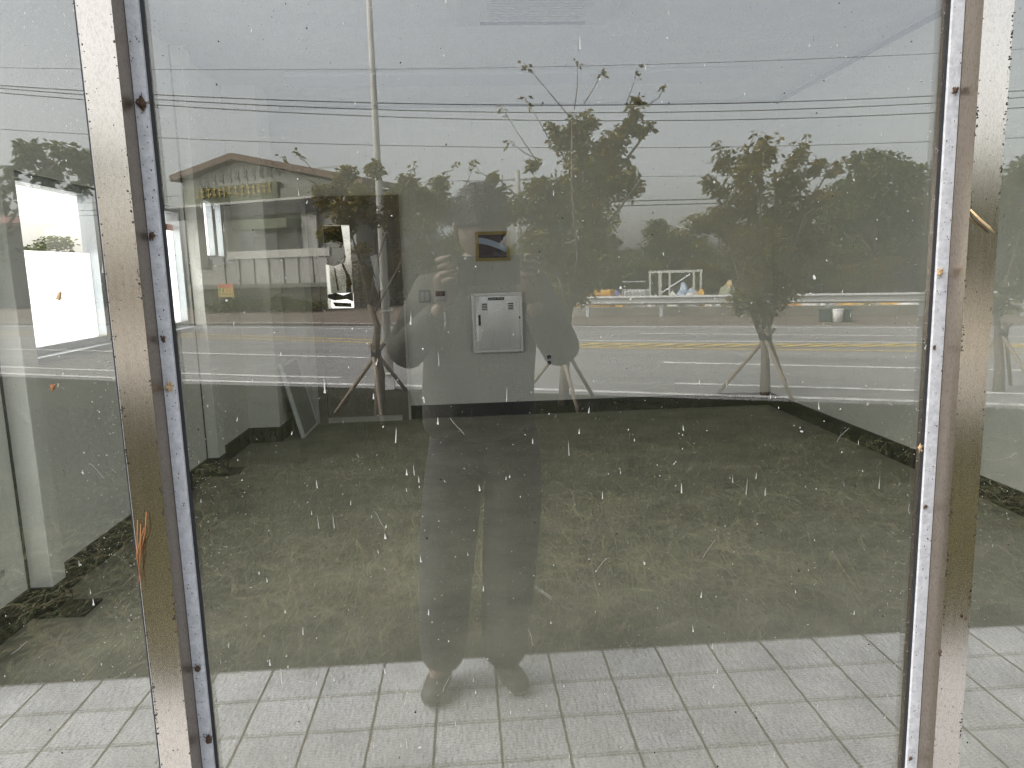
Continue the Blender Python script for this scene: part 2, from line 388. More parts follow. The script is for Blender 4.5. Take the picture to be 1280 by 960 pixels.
Q = np.concatenate([ribbons(3500, -4, 4, 3.8, 5.6, .04, .16, .0011), ribbons(7500, -3.2, 3.4, 2.62, 4.3, .08, .30, .0011), ribbons(4500, -5, 4.8, 2.6, 5.6, .05, .22, .0012), ribbons(420, -.9, .2, 2.9, 3.5, .1, .35, .0013), ribbons(420, .3, 1.6, 2.8, 3.5, .1, .35, .0013), ribbons(60, -1.2, 2, 2.8, 3.9, .2, .4, .002)])
tag(np_quads('dry_straw', Q, M['straw']), 'pale dead grass stalks lying over the turf behind the pavers', 'dry grass', kind='stuff')

# ================================================================== THE SHOP
XL, XR, YB, ZF, ZC = -1.87, 2.97, 6.97, .05, 2.95
shop = thing('shop_building', (.5, 4, 0), 'empty shop room with cream panelled walls, black skirting and bare floor behind the dirty glass', 'building')
b = MB(); b.box(XL-.16, XR+.16, GL+.03, YB+.16, -.2, ZF); b.build('floor', M['floor'], shop)
b = MB(); b.box(XL-.16, XR+.16, GL+.03, YB+.16, ZC, ZC+.16); b.build('ceiling', M['ceil'], shop)
b = MB(); b.box(XL-.3, XR+.3, GL-.02, YB+.3, ZC+.163, ZC+.55); b.build('roof', M['offwhite'], shop)
b = MB()
b.box(XL-.16, XL, GL+.03, 1.1, ZF, ZC); b.box(XL-.16, XL, 1.1, 2.8, ZF, .35); b.box(XL-.16, XL, 1.1, 2.8, 1.4, ZC); b.box(XL-.16, XL, 2.8, 3.15, ZF, ZC); b.box(XL-.16, XL, 3.15, 5.17, ZF, 1.12); b.box(XL-.16, XL, 3.15, 5.17, 1.915, ZC)
b.box(XL-.16, XL, 5.17, 5.55, ZF, ZC); b.box(XL-.16, XL, 5.55, 6.06, ZF, 1.57); b.box(XL-.16, XL, 5.55, 6.06, 2.06, ZC); b.box(XL-.16, XL, 6.06, YB, ZF, ZC)
b.build('wall', M['wall'], shop)
b = MB(); b.box(XR, XR+.16, GL+.03, 1.1, ZF, ZC); b.box(XR, XR+.16, 1.1, 3.4, ZF, .25); b.box(XR, XR+.16, 1.1, 3.4, 2.05, ZC); b.box(XR, XR+.16, 3.4, YB, ZF, ZC); b.build('wall', M['wall'], shop)
SX0, SX1, SZ0, SZ1 = -1.275, -1.035, 1.13, 1.89
b = MB(); b.box(XL-.16, SX0, YB, YB+.16, ZF, ZC); b.box(SX1, XR+.16, YB, YB+.16, ZF, ZC); b.box(SX0, SX1, YB, YB+.16, ZF, SZ0); b.box(SX0, SX1, YB, YB+.16, SZ1, ZC); b.build('wall', M['wall'], shop)
# pilasters of the left wall
PIL = [(3.03, 3.135, -1.775), (5.19, 5.34, -1.79), (6.21, 6.60, -1.61)]
for y0, y1, xx in PIL:
    b = MB(); b.box(XL, xx, y0, y1, ZF, ZC); b.build('pilaster', M['wall'], shop, bevel=.004)
    if y0 < 6:
        b = MB(); b.box(XL+.001, XL+.006, y0-.012, y0, ZF+.13, ZC); b.build('panel_joint', M['dark'], shop)
b = MB()
SK, ZS = .012, .178
b.box(XR-SK, XR, GL+.06, YB, ZF, ZS)
b.box(-.575, XR-SK, YB-SK, YB, ZF, ZS)
ys = [GL+.06] + [q for p in PIL for q in p[:2]] + [YB-.02]
for i in range(0, len(ys)-1, 2): b.box(XL, XL+SK, ys[i], ys[i+1], ZF, ZS)
for y0, y1, xx in PIL:
    b.box(XL+SK, xx+SK, y0-SK, y0, ZF, ZS); b.box(xx, xx+SK, y0, y1, ZF, ZS)
    b.box(XL+SK, xx+SK, y1, y1+SK, ZF, ZS)
b.build('skirting', M['base'], shop)
# floor plates at the pilaster feet
for y0, y1, xx in PIL[:2]:
    b = MB(); b.box(XL+.02, xx+.13, y0-.03, y1+.02, ZF+.001, ZF+.012); b.build('base_plate', M['base'], shop)
# ceiling panel and painted shadow-gap lines
b = MB(); b.box(-1.3, 2.3, 5.85, 6.22, ZC-.035, ZC-.001); b.build('ceiling_panel', mat('shaded_ceiling_trim', (.52, .54, .57), .9), shop, bevel=.01)  # the panel's own plain grey
b = MB(); b.box(XR-.012, XR, GL+.06, YB, ZC-.05, ZC-.012); b.box(-1.6, XR-.012, YB-.012, YB, ZC-.04, ZC-.012); b.build('cornice', mat('grey_cornice', (.22, .23, .25), .8), shop)  # dark strips painting the shadow gap where walls meet the ceiling

# windows of the left wall
fm = bpy.data.materials.new('frosted_film'); fm.use_nodes = True
n_ = fm.node_tree.nodes; t_ = n_.new('ShaderNodeBsdfTranslucent'); t_.inputs[0].default_value = (.94, .96, .97, 1)
mx_ = n_.new('ShaderNodeMixShader'); mx_.inputs[0].default_value = .95
fm.node_tree.links.new(n_['Principled BSDF'].outputs[0], mx_.inputs[1]); fm.node_tree.links.new(t_.outputs[0], mx_.inputs[2]); fm.node_tree.links.new(mx_.outputs[0], n_['Material Output'].inputs[0])
n_['Principled BSDF'].inputs['Base Color'].default_value = (.8, .84, .86, 1)
M['frost'] = fm
def wall_window(y0, y1, z0, z1, stile, film_z, label):
    f = MB(); t = .035
    f.box(XL-.10, XL-.02, y0, y0+t, z0, z1); f.box(XL-.10, XL-.02, y1-t, y1, z0, z1)
    f.box(XL-.10, XL-.02, y0+t, y1-t, z0, z0+t); f.box(XL-.10, XL-.02, y0+t, y1-t, z1-t, z1)
    win = f.build('window', M['alu'], shop); win['label'] = label
    s = MB(); s.box(XL-.085, XL-.012, stile-.035, stile+.035, z0+t+.001, z1-t-.001); s.build('stile', M['alu'], win)
    s = MB(); s.box(XL-.02, XL+.045, y0-.02, y1+.02, z0-.03, z0-.002); s.build('sill', M['alu'], win)
    for k, (a, c) in enumerate(((y0+t, stile-.035), (stile+.035, y1-t))):
        g = MB(); g.box(XL-.066-.012*k, XL-.06-.012*k, a+.001, c-.001, z0+t+.001, z1-t-.001); g.build('pane', M['clear'], win)
        fz = film_z[k]
        if fz: g = MB(); g.box(XL-.056-.012*k+.0, XL-.053-.012*k, a+.002, c-.002, z0+t+.002, fz); g.build('frosted_film', M['frost'], win)
    return win
w1 = wall_window(3.155, 5.165, 1.125, 1.91, 4.0, (1.585, 1.76), 'wide sliding window with clear glass above and white frosted film below')
b = MB(); b.box(XL-.058, XL-.054, 4.05, 5.12, 1.762, 1.80); b.build('orange_strip', mat('orange_tape', (.75, .25, .10), .6), w1)
w2 = wall_window(5.56, 6.05, 1.575, 2.055, 5.82, (2.0, 2.0), 'small narrow window with frosted panes near the back corner')
b = MB(); b.box(XL+.002, XL+.05, 5.54, 6.07, 2.0, 2.10); b.build('rolled_blind', M['black'], w2, bevel=.01)

wall_window(1.1, 2.8, .35, 1.4, 2.0, (1.36, 1.36), 'large frosted window near the glass front')  # out of view, added to brighten the room
def added_light_window(y0, y1, z0, z1):  # unseen window added to bring more daylight into the room
    f = MB(); t = .04
    f.box(XR+.03, XR+.11, y0, y0+t, z0, z1); f.box(XR+.03, XR+.11, y1-t, y1, z0, z1); f.box(XR+.03, XR+.11, y0+t, y1-t, z0, z0+t); f.box(XR+.03, XR+.11, y0+t, y1-t, z1-t, z1)
    win = f.build('window', M['alu'], shop)
    g = MB(); g.box(XR+.066, XR+.07, y0+t, y1-t, z0+t, z1-t); g.build('pane', M['clear'], win)
added_light_window(1.1, 3.4, .25, 2.05)
# back door
door = MB()
for q in ((-1.335, SX0, .10, 2.075), (SX1, -.64, .10, 2.075), (SX0, SX1, .10, SZ0), (SX0, SX1, SZ1, 2.075)): door.box(q[0], q[1], YB-.035, YB-.004, q[2], q[3])
door = door.build('door', M['doorgrey'], shop); door['label'] = 'dark grey steel door in a brown frame with a narrow glass slot'
f = MB(); f.box(-1.415, -1.335, YB-.06, YB, ZF, 2.145); f.box(-.64, -.578, YB-.06, YB, ZF, 2.145); f.box(-1.335, -.64, YB-.06, YB, 2.075, 2.145)
f.build('door_frame', M['doorframe'], door)
f = MB(); f.box(-1.335, -.64, YB-.06, YB, ZF+.001, .098); f.box(-.577, -.555, YB-.062, YB-.001, ZF, 1.2); f.box(-1.475, -1.416, YB-.055, YB-.001, ZF, 2.1); f.build('threshold', M['offwhite'], door)
f = MB(); f.tube([(-.70, YB-.035, 1.10), (-.70, YB-.085, 1.10), (-.70, YB-.09, 1.10), (-.80, YB-.09, 1.095)], .011); f.tube([(-.70, YB-.045, 1.10), (-.70, YB-.035, 1.10)], .03, 14); f.build('handle', M['alu'], door, smooth=True)
f = MB(); f.box(SX0+.002, SX1-.002, YB-.022, YB-.017, SZ0+.002, SZ1-.002); f.build('window', M['clear'], door)
for p in [[(-1.273, 1.54), (-1.20, 1.52), (-1.10, 1.55), (-1.085, 1.60), (-1.11, 1.887), (-1.273, 1.887)], [(-1.20, 1.50), (-1.188, 1.50), (-1.165, 1.30), (-1.18, 1.29)],
          [(-1.13, 1.54), (-1.112, 1.55), (-1.04, 1.36), (-1.055, 1.33)], [(-1.273, 1.262), (-1.20, 1.275), (-1.13, 1.25), (-1.04, 1.28), (-1.04, 1.19), (-1.10, 1.215), (-1.21, 1.205), (-1.273, 1.23)],
          [(-1.23, 1.19), (-1.06, 1.175), (-1.06, 1.14), (-1.21, 1.15)], [(-1.09, 1.46), (-1.06, 1.44), (-1.05, 1.28), (-1.10, 1.27)]]:
    f = MB(); f.prism(p, YB-.029, YB-.024, lambda x, y, z: (x, y, z)); f.build('torn_dark_film', M['black'], door)  # made-up black cut-outs, shaping the slot's brightness into a pattern
f = MB()
for p in [[(-.86, 1.60), (-.80, 1.62), (-.785, 1.45), (-.76, 1.30), (-.79, 1.28), (-.825, 1.42)], [(-.84, 1.42), (-.80, 1.36), (-.80, 1.24), (-.83, 1.33)]]:
    f.prism(p, YB-.042, YB-.036, lambda x, y, z: (x, y, z))
f.build('torn_paper', M['white'], door)  # white shapes standing in for bright reflections on the door

# shopfront: panes, steel mullions, beads
front = thing('glass_shopfront', (.12, GL, 0), 'dirty floor to ceiling shop glazing in brushed steel frames', 'shop window')
MUL = [(-1.60, -1.56), (-.434, -.394), (.655, .695), (1.82, 1.86)]
edges = [XL-.1] + [q for m2 in MUL for q in m2] + [XR+.1]
def dirt_quads(mb, n, fx, y, zr, smin, smax, k, tall=1.0):
    mb.k = k
    for _ in range(n):
        x = fx(); z = random.uniform(*zr); a = random.uniform(smin, smax); h = a*random.uniform(.6, 1.8)*tall; q = random.uniform(-.4, .4)*a
        N = 6; mb.poly([(x+a*math.cos(t)*random.uniform(.6, 1.1)+q*math.sin(t), y, z+h*math.sin(t)*random.uniform(.7, 1.1)) for t in [2*math.pi*i/N for i in range(N)]])
    mb.k = 0
M['splash'] = mat('dried_white_splash', (.62, .61, .56), .8)
M['speck'] = mat('dark_fly_specks', (.03, .026, .02), .8)
for i in range(0, len(edges), 2):
    x0, x1 = edges[i], edges[i+1]
    b = MB(); b.box(x0+.002, x1-.002, GL, GL+.006, .1, 2.86)
    vis = -1 <= x0 < 1.5
    if vis or i in (2, 4, 6):
        yy = GL-.0007; A = (x1-x0)
        b.k = 1
        ns = int(170*A)
        for _ in range(ns):
            x = random.uniform(x0+.02, x1-.02); z = .55+1.0*random.random()**1.25 if random.random() < .8 else random.uniform(.5, 1.9)
            if i == 4 and random.random() < .35: x = x0+.02+abs(random.gauss(0, .22))
            if x > x1-.02: continue
            wd = random.uniform(.00025, .0007)*random.choice((1, 1, 1.4)); L = random.uniform(.002, .010) if random.random() < .75 else random.uniform(.008, .026); sk = random.gauss(0, .0006)
            b.poly([(x-wd, yy, z), (x+wd, yy, z-.0008), (x+wd*.7+sk, yy, z+L*.6), (x+sk*1.5, yy, z+L)])
            if random.random() < .3: b.poly([(x-wd*1.8, yy-.0001, z-.001), (x+wd*1.6, yy-.0001, z-.0014), (x+wd*1.2, yy-.0001, z+.002), (x-wd, yy-.0001, z+.0023)])
        b.k = 0
        dirt_quads(b, int(520*A), lambda: random.uniform(x0+.012, x1-.012), yy+.0001, (.5, 1.9), .0004, .0011, 1)
        dirt_quads(b, int(80*A), lambda: random.uniform(x0+.012, x1-.012), yy-.0001, (1.45, 1.95), .0005, .0014, 2)
        dirt_quads(b, int(60*A), lambda: random.uniform(x0+.012, x1-.012), yy-.0001, (.5, 1.5), .0005, .0015, 2)
        dirt_quads(b, int(5*A), lambda: random.uniform(x0+.012, x1-.012), yy-.0002, (.5, 1.5), .0018, .0034, 1)
        b.k = 1
        dirt_quads(b, int(3600*A), lambda: random.uniform(x0+.012, x1-.012), yy-.00005, (.5, 1.95), .00016, .00042, 1)
        dirt_quads(b, int(1500*A), lambda: random.choice((x0+.014+abs(random.gauss(0, .03)), x1-.014-abs(random.gauss(0, .03)))), yy-.00006, (.5, 1.95), .0002, .0007, 1)
        dirt_quads(b, int(1200*A), lambda: random.uniform(x0+.012, x1-.012), yy-.00007, (.9, 1.95), .00018, .0005, 2)
        # curved hairs of straw and cobweb
        b.k = 1
        for _ in range(int(14*A)):
            p = Vector((random.uniform(x0+.03, x1-.03), yy-.0004, random.uniform(.6, 1.5))); a = random.uniform(0, 6.28)
            pts = [p]
            for _k in range(5): a += random.uniform(-.3, .3); p = p+Vector((math.cos(a), 0, math.sin(a)))*random.uniform(.003, .008); pts.append(p)
            for q0, q1 in zip(pts, pts[1:]):
                dd = (q1-q0).normalized(); s_ = Vector((-dd.z, 0, dd.x))*.00013
                b.poly([q0-s_, q1-s_, q1+s_, q0+s_])
        b.k = 0
    b.build('pane', [M['pane'], M['splash'], M['speck']], front, recalc=False)
for x0, x1 in MUL:
    b = MB(); b.k = 0; b.box(x0, x1, GL-.042, GL+.04, 0, 2.95)
    for side in (x0+.0012, x1-.0012):
        dirt_quads(b, 90, lambda: side+random.gauss(0, .0022)*random.random(), GL-.0425, (.4, 1.95), .0003, .0012, 1)
        for _c in range(7):
            zc_ = random.uniform(.5, 1.9); dirt_quads(b, 14, lambda: side+random.gauss(0, .0015), GL-.0427, (zc_-.02, zc_+.02), .0003, .0013, 1)
    dirt_quads(b, 150, lambda: random.uniform(x0, x1), GL-.0426, (.4, 1.95), .00015, .0007, 1)
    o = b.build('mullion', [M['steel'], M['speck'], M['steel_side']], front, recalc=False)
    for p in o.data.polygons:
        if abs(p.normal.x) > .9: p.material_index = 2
    for sx, xx in ((-1, x0), (1, x1)):
        wd = .0165
        a, c = (xx-wd, xx-.0005) if sx < 0 else (xx+.0005, xx+wd)
        q = MB(); q.box(a, c, GL-.0075, GL-.001, .1, 2.86)
        dirt_quads(q, 170, lambda: random.uniform(a+.001, c-.001), GL-.008, (.45, 1.95), .0003, .0010, 1)
        q.build('glazing_bead', [M['bead'], M['speck']], o, recalc=False)
        g = MB(); e = (a-.004, a-.0002) if sx < 0 else (c+.0002, c+.004)
        g.box(e[0], e[1], GL-.003, GL-.0005, .1, 2.86); g.build('gasket', M['gasket'], o)
b = MB(); b.box(XL-.1, XR+.1, GL-.03, GL+.04, .0, .098); b.build('bottom_rail', M['steel'], front)
b = MB(); b.box(XL-.1, XR+.1, GL-.03, GL+.04, 2.862, 2.948); b.build('top_rail', M['steel'], front)

# ------------------------------------------------------------------ things in the room
def on_back(px, py): return P(px, py, YB)
# steel distribution cabinet
cb = thing('electrical_cabinet', (.30, YB, .95), 'shiny stainless steel distribution cabinet on the back wall', 'cabinet')
x0, x1, z0, z1 = .073, .525, .682, 1.224
b = MB(); b.box(x0, x1, YB-.05, YB-.001, z0, z1); b.build('body', M['cab'], cb)
b = MB(); t = .03
b.prism([(x0-.012, z0-.012), (x1+.012, z0-.012), (x1+.012-t, z0-.012+t), (x0-.012+t, z0-.012+t)], YB-.066, YB-.0505, lambda x, y, z: (x, y, z))
b.prism([(x0-.012, z1+.012), (x0-.012+t, z1+.012-t), (x1+.012-t, z1+.012-t), (x1+.012, z1+.012)], YB-.066, YB-.0505, lambda x, y, z: (x, y, z))
b.prism([(x0-.0125, z0-.012), (x0-.0125+t, z0-.012+t), (x0-.0125+t, z1+.012-t), (x0-.0125, z1+.012)], YB-.0662, YB-.0507, lambda x, y, z: (x, y, z))
b.prism([(x1+.0125, z0-.012), (x1+.0125, z1+.012), (x1+.0125-t, z1+.012-t), (x1+.0125-t, z0-.012+t)], YB-.0662, YB-.0507, lambda x, y, z: (x, y, z))
b.build('frame', M['cab'], cb, bevel=.003)
# slightly bulged door leaf
b = MB(); NX, NZ = 18, 22; xa, xb, za, zb = x0+.022, x1-.022, z0+.022, z1-.022
def bul(i, j):
    u = i/NX; v = j/NZ
    return (xa+(xb-xa)*u, YB-.058-.012*math.sin(math.pi*u)**.8*math.sin(math.pi*v)-.004*math.sin(7*u+2*v), za+(zb-za)*v)
for i in range(NX):
    for j in range(NZ): b.quad(bul(i, j), bul(i+1, j), bul(i+1, j+1), bul(i, j+1))
dr = b.build('door', M['cab'], cb, smooth=True)
for cx in (.155, .40):
    b = MB()
    for k in range(4): b.box(cx, cx+.05, YB-.079, YB-.06, 1.075+k*.017, 1.083+k*.017)
    b.build('vent_slots', M['black'], dr)
b = MB(); b.box(.215, .365, YB-.078, YB-.06, 1.165, 1.19); b.k = 1
for k in range(9): b.box(.222+k*.0155, .222+k*.0155+random.uniform(.003, .009), YB-.0788, YB-.0782, 1.171, 1.171+random.uniform(.008, .014))
b.build('label', [M['dark'], M['white']], dr)
b = MB(); b.box(.118, .14, YB-.072, YB-.058, .93, 1.03); b.build('lock', M['dark'], dr)
# thermostat, switch, socket
th = thing('thermostat', (-.23, YB, 1.21), 'white wall thermostat with a dark display left of the steel cabinet', 'thermostat')
b = MB(); b.box(-.285, -.178, YB-.022, YB-.001, 1.155, 1.27); b.build('case', M['white'], th, bevel=.004)
b = MB(); b.box(-.277, -.186, YB-.024, YB-.0222, 1.215, 1.262); b.build('display', M['dark'], th)
b = MB()
for k in range(3): b.box(-.268+k*.03, -.25+k*.03, YB-.0245, YB-.0222, 1.17, 1.182)
b.build('buttons', M['offwhite'], th)
sw = thing('light_switch', (-.376, YB, 1.22), 'pale switch plate beside the thermostat on the back wall', 'switch')
b = MB(); b.box(-.43, -.325, YB-.012, YB-.001, 1.16, 1.275); b.build('plate', M['offwhite'], sw, bevel=.003)
for k in (0, 1): b = MB(); b.box(-.418+k*.045, -.38+k*.045, YB-.017, YB-.0122, 1.175, 1.26); b.build('rocker', M['white'], sw, bevel=.002)
sk = thing('power_socket', (.785, YB, .575), 'white double power socket low on the back wall', 'socket')
b = MB(); b.box(.742, .828, YB-.012, YB-.001, .515, .632); b.build('plate', M['white'], sk, bevel=.003)
for zc in (.603, .547):
    b = MB(); b.tube([(.785, YB-.0125, zc), (.785, YB-.0145, zc)], .021, 16); b.tube([(.775, YB-.0146, zc), (.775, YB-.016, zc)], .004); b.tube([(.795, YB-.0146, zc), (.795, YB-.016, zc)], .004); b.build('outlet', M['dark'], sk)
# leaning framed panel
pn = thing('leaning_panel', (-1.52, 6.5, ZF), 'framed grey board leaning against the corner pillar beside the door', 'board')
def lean(y, t, s):                       # y along, t thickness, s up the slope
    return Vector((-1.44 - s*.225 + t*.97, y - s*.02, ZF + s*.974 + t*.22 + .001))
b = MB(); b.box(6.33, 6.86, -.015, .006, .02, .64, lambda y, t, s: lean(y, t, s)); b.build('sheet', mat('grey_board', (.30, .31, .29), .5, 0, .1, 6), pn)
b = MB()
for a in ((6.30, 6.33, 0, .67), (6.86, 6.89, 0, .67), (6.33, 6.86, 0, .02), (6.33, 6.86, .64, .67)): b.box(a[0], a[1], -.02, .012, a[2], a[3], lambda y, t, s: lean(y, t, s))
b.build('frame', M['white'], pn)
# ceiling air conditioner
ac = thing('ceiling_air_conditioner', (.465, 4.24, ZC), 'white square air conditioner cassette set in the ceiling', 'air conditioner')
b = MB(); b.box(-.01, .94, 3.77, 4.72, ZC-.05, ZC-.001); b.build('panel', mat('grey_white_plastic', (.5, .5, .5), .5), ac, bevel=.02)
b = MB()
for k in range(16): b.box(.2, .73, 3.90+k*.043, 3.925+k*.043, ZC-.066, ZC-.052)
for k in range(9): b.box(.2+k*.064, .206+k*.064, 3.9, 4.58, ZC-.062, ZC-.0515)
b.build('grille', M['alu'], ac)
for (a, c, e, g) in ((.15, .78, 4.63, 4.665), (.15, .78, 3.825, 3.86)):
    b = MB(); b.box(a, c, e, g, ZC-.056, ZC-.0505); b.build('louver', M['dark'], ac)

# ================================================================== DEBRIS on the frames
def needles():
    t = thing('pine_needles', tuple(P(177, 705, GL-.045)), 'orange brown pine needles caught on the edge of the left steel frame', 'pine needles')
    for a, c in (((176, 655), (173, 730)), ((180, 660), (175, 715)), ((172, 650), (178, 738)), ((183, 640), (176, 690))):
        b = MB(); p, q = P(*a, GL-.046), P(*c, GL-.047); m_ = (p+q)/2+Vector((random.uniform(-.004, .004), -.004, 0)); b.tube([p, m_, q], [.0006, .0009, .0004], 6); b.build('needle', M['rust'], t, smooth=True)
M['rust'] = mat('dry_needle', (.30, .12, .035), .7, 0, .3, 300)
M['husk'] = mat('brown_husk', (.10, .06, .035), .9, 0, .5, 500, bump=.5, bscale=800)
M['tan'] = mat('tan_husk', (.55, .38, .20), .8, 0, .3, 400)
needles()
b = MB(); p, q = P(1213, 262, GL-.045), P(1243, 291, GL-.046); b.tube([p, p*.6+q*.4+Vector((-.002, -.003, -.001)), p*.25+q*.75+Vector((-.001, -.002, 0)), q], [.0011, .0016, .0017, .0006], 8)
tag(b.build('dry_stalk', M['tan'], smooth=True), 'short tan dry stalk lying across the right steel frame', 'twig')
b = MB(); p, q = P(1017*1.0+0, 0, 1), None
def crumb(px, py, y, r, m, name, label, cat):
    r *= .8; c = P(px, py, y); b = MB(); b.blob(c, (r*.75, r*.4, r*.9), 9, 7, .3)
    for _ in range(4): b.blob(c+Vector((random.uniform(-.8, .8)*r, random.uniform(-.2, .1)*r, random.uniform(-1.1, 1.1)*r)), (r*random.uniform(.25, .5), r*.25, r*random.uniform(.25, .6)), 7, 5, .35)
    for _ in range(4):
        a = random.uniform(0, 6.28); b.tube([c, c+Vector((math.cos(a)*r*1.8, -r*.3, math.sin(a)*r*1.8))], r*.07, 5)
    tag(b.build(name, m, smooth=True), label, cat)
BD = GL-.010
crumb(177, 129, BD, .0085, M['husk'], 'insect_cocoon', 'large grey brown cocoon near the top of the left glazing bead', 'cocoon')
crumb(190, 294, BD, .0055, M['husk'], 'dead_insect', 'spindly dead insect on the left glazing bead level with the gable wall', 'insect')
crumb(211, 485, BD, .006, M['tan'], 'insect_cocoon', 'pinkish split cocoon halfway down the left glazing bead', 'cocoon')
crumb(204, 424, BD, .004, M['husk'], 'dead_insect', 'small dark insect on the left glazing bead above the split cocoon', 'insect')
crumb(247, 836, BD, .006, M['husk'], 'dirt_clump', 'dark dirt clump low on the left glazing bead level with the paver edge', 'dirt clump')
crumb(261, 925, BD, .007, M['husk'], 'insect_cocoon', 'brown cocoon at the bottom of the left glazing bead', 'cocoon')
crumb(1194, 113, BD, .005, M['husk'], 'dead_insect', 'black dead insect near the top of the right glazing bead', 'insect')
crumb(1175, 341, BD, .0055, M['tan'], 'insect_cocoon', 'tan cocoon on the white right glazing bead level with the far trees', 'cocoon')
crumb(1168, 434, BD, .0035, M['husk'], 'dead_insect', 'tiny black insect on the white right glazing bead level with the road lines', 'insect')
crumb(1150, 560, BD, .005, M['tan'], 'dry_leaf', 'curled tan leaf scrap on the right bead beside the black skirting', 'leaf')
crumb(1157, 633, BD, .0035, M['husk'], 'dirt_clump', 'small brown clump on the right bead below the black skirting', 'dirt clump')
crumb(1175, 815, GL-.045, .0045, M['husk'], 'dead_insect', 'dark brown insect on the lower edge of the right steel frame', 'insect')
crumb(1206, 772, GL-.045, .0035, M['husk'], 'dirt_clump', 'dark clump on the outer edge of the right steel frame', 'dirt clump')
crumb(1138, 948, BD, .004, M['husk'], 'dirt_clump', 'dirt clump at the very bottom of the right glazing bead', 'dirt clump')
crumb(66, 484, GL-.003, .0042, M['rust'], 'snail', 'small rust red snail stuck on the left glass below the window', 'snail')
crumb(74, 370, GL-.003, .0055, M['tan'], 'snail', 'tan snail stuck on the left glass in front of the frosted window', 'snail')

# ================================================================== STREET TREES
def px_clumps(cl, yv, dens, size, spread=.9):
    pts = []
    for px, py, r in cl:
        c = W(px, py, yv + random.uniform(-.25, .25)*r/40); rr = r*yv/FPX
        n = int(dens*2.4*(r/30)**1.8)
        g = rng.normal(size=(n, 3)); g /= np.linalg.norm(g, axis=1)[:, None]; g *= (rng.random(n)**.55)[:, None]
        # leaves gather on twigs: pull into small sub-clusters
        k = max(3, n//9); s = rng.normal(size=(k, 3)); s /= np.linalg.norm(s, axis=1)[:, None]; s *= (rng.random(k)**.5)[:, None]
        g = .35*g + .75*s[rng.integers(0, k, n)]
        pts.append(np.array(c) + g*rr*np.array([1, 1.1, 1])*spread)
    return np.concatenate(pts)
def street_tree(base_px, yv, trunk, limbs, clumps, leafm, label, dens=150, lsize=.075, twigs=(), stakes=True, lr=.024):
    bp = W(base_px[0], base_px[1], yv); bp.z = 0
    t = thing('street_tree', tuple(bp), label, 'tree', 'young street trees along the road')
    mb = MB()
    tp = [Vector((bp.x, bp.y, -.05))] + [W(a[0], a[1], yv) for a in trunk]
    n = len(tp); mb.tube(tp, [.062 - .034*i/(n-1) for i in range(n)], 9)
    for lm in limbs:
        q = [W(a[0], a[1], yv + (random.uniform(-.3, .3) if i else 0)) for i, a in enumerate(lm)]
        mb.tube(q, [lr*(1-.75*i/(len(q)-1)) for i in range(len(q))], 7)
    tl = []
    for a, c in twigs:
        p, q = W(*a, yv), W(*c, yv); mid = (p+q)/2 + Vector((random.uniform(-.03, .03), 0, -.03)); mb.tube([p, mid, q], [.006, .0045, .003], 5)
        for k in range(9): tl.append(q.lerp(mid, random.random()**2*.35)+Vector((random.uniform(-.03, .03), random.uniform(-.03, .03), random.uniform(-.03, .03))))
    mb.build('trunk', M['bark'], t, smooth=True)
    C = px_clumps(clumps, yv, dens, lsize)
    if tl: C = np.concatenate([C, np.array([tuple(v) for v in tl])])
    np_quads('crown', leaf_quads(C, lsize, .5), leafm, t)
    if stakes:
        top = Vector((bp.x, bp.y, .62))
        for a in (R(200), R(320), R(80)):
            ft = Vector((bp.x+.52*math.cos(a), bp.y+.52*math.sin(a), -.02)); d_ = (top-ft).normalized()
            b = MB(); b.tube([ft, top+d_*.14+Vector((.03*math.cos(a+1.5), .03*math.sin(a+1.5), 0))], .021, 8); b.build('support_stake', M['stake'], t, smooth=True)
        b = MB(); b.tube([top+Vector((0, 0, -.03)), top+Vector((0, 0, .05))], .055, 10); b.build('tie', M['dark'], t)
    return t
street_tree((704, 506), 7.75, [(706, 460), (708, 420), (712, 395)],
    [[(712, 395), (725, 340), (745, 270), (770, 190), (800, 115)], [(712, 400), (700, 350), (690, 300), (660, 260), (625, 225)], [(712, 395), (722, 320), (715, 240), (715, 150)], [(735, 310), (775, 260), (800, 225)], [(752, 250), (790, 190), (812, 160)]],
    [(735, 232, 52), (700, 245, 38), (768, 222, 38), (690, 278, 40), (740, 282, 50), (655, 258, 26), (618, 222, 13), (627, 240, 16), (640, 262, 22), (800, 124, 9), (793, 140, 13), (782, 158, 16), (768, 178, 24), (752, 198, 32), (800, 165, 13), (812, 158, 9), (722, 158, 22), (702, 172, 20), (690, 158, 11), (722, 190, 30), (672, 235, 26), (665, 205, 12), (672, 262, 32), (700, 322, 44), (742, 325, 38), (665, 305, 28), (720, 358, 30), (790, 232, 22), (735, 150, 18)],
    M['leafA'], 'dense olive green young tree with long bare twigs rising above its crown', 210, .068,
    [((713, 147), (653, 76)), ((718, 137), (722, 74)), ((730, 130), (756, 84)), ((783, 130), (798, 86)), ((690, 180), (656, 122)), ((670, 200), (626, 133)), ((668, 197), (637, 177)), ((812, 130), (832, 105)), ((612, 222), (592, 200))])
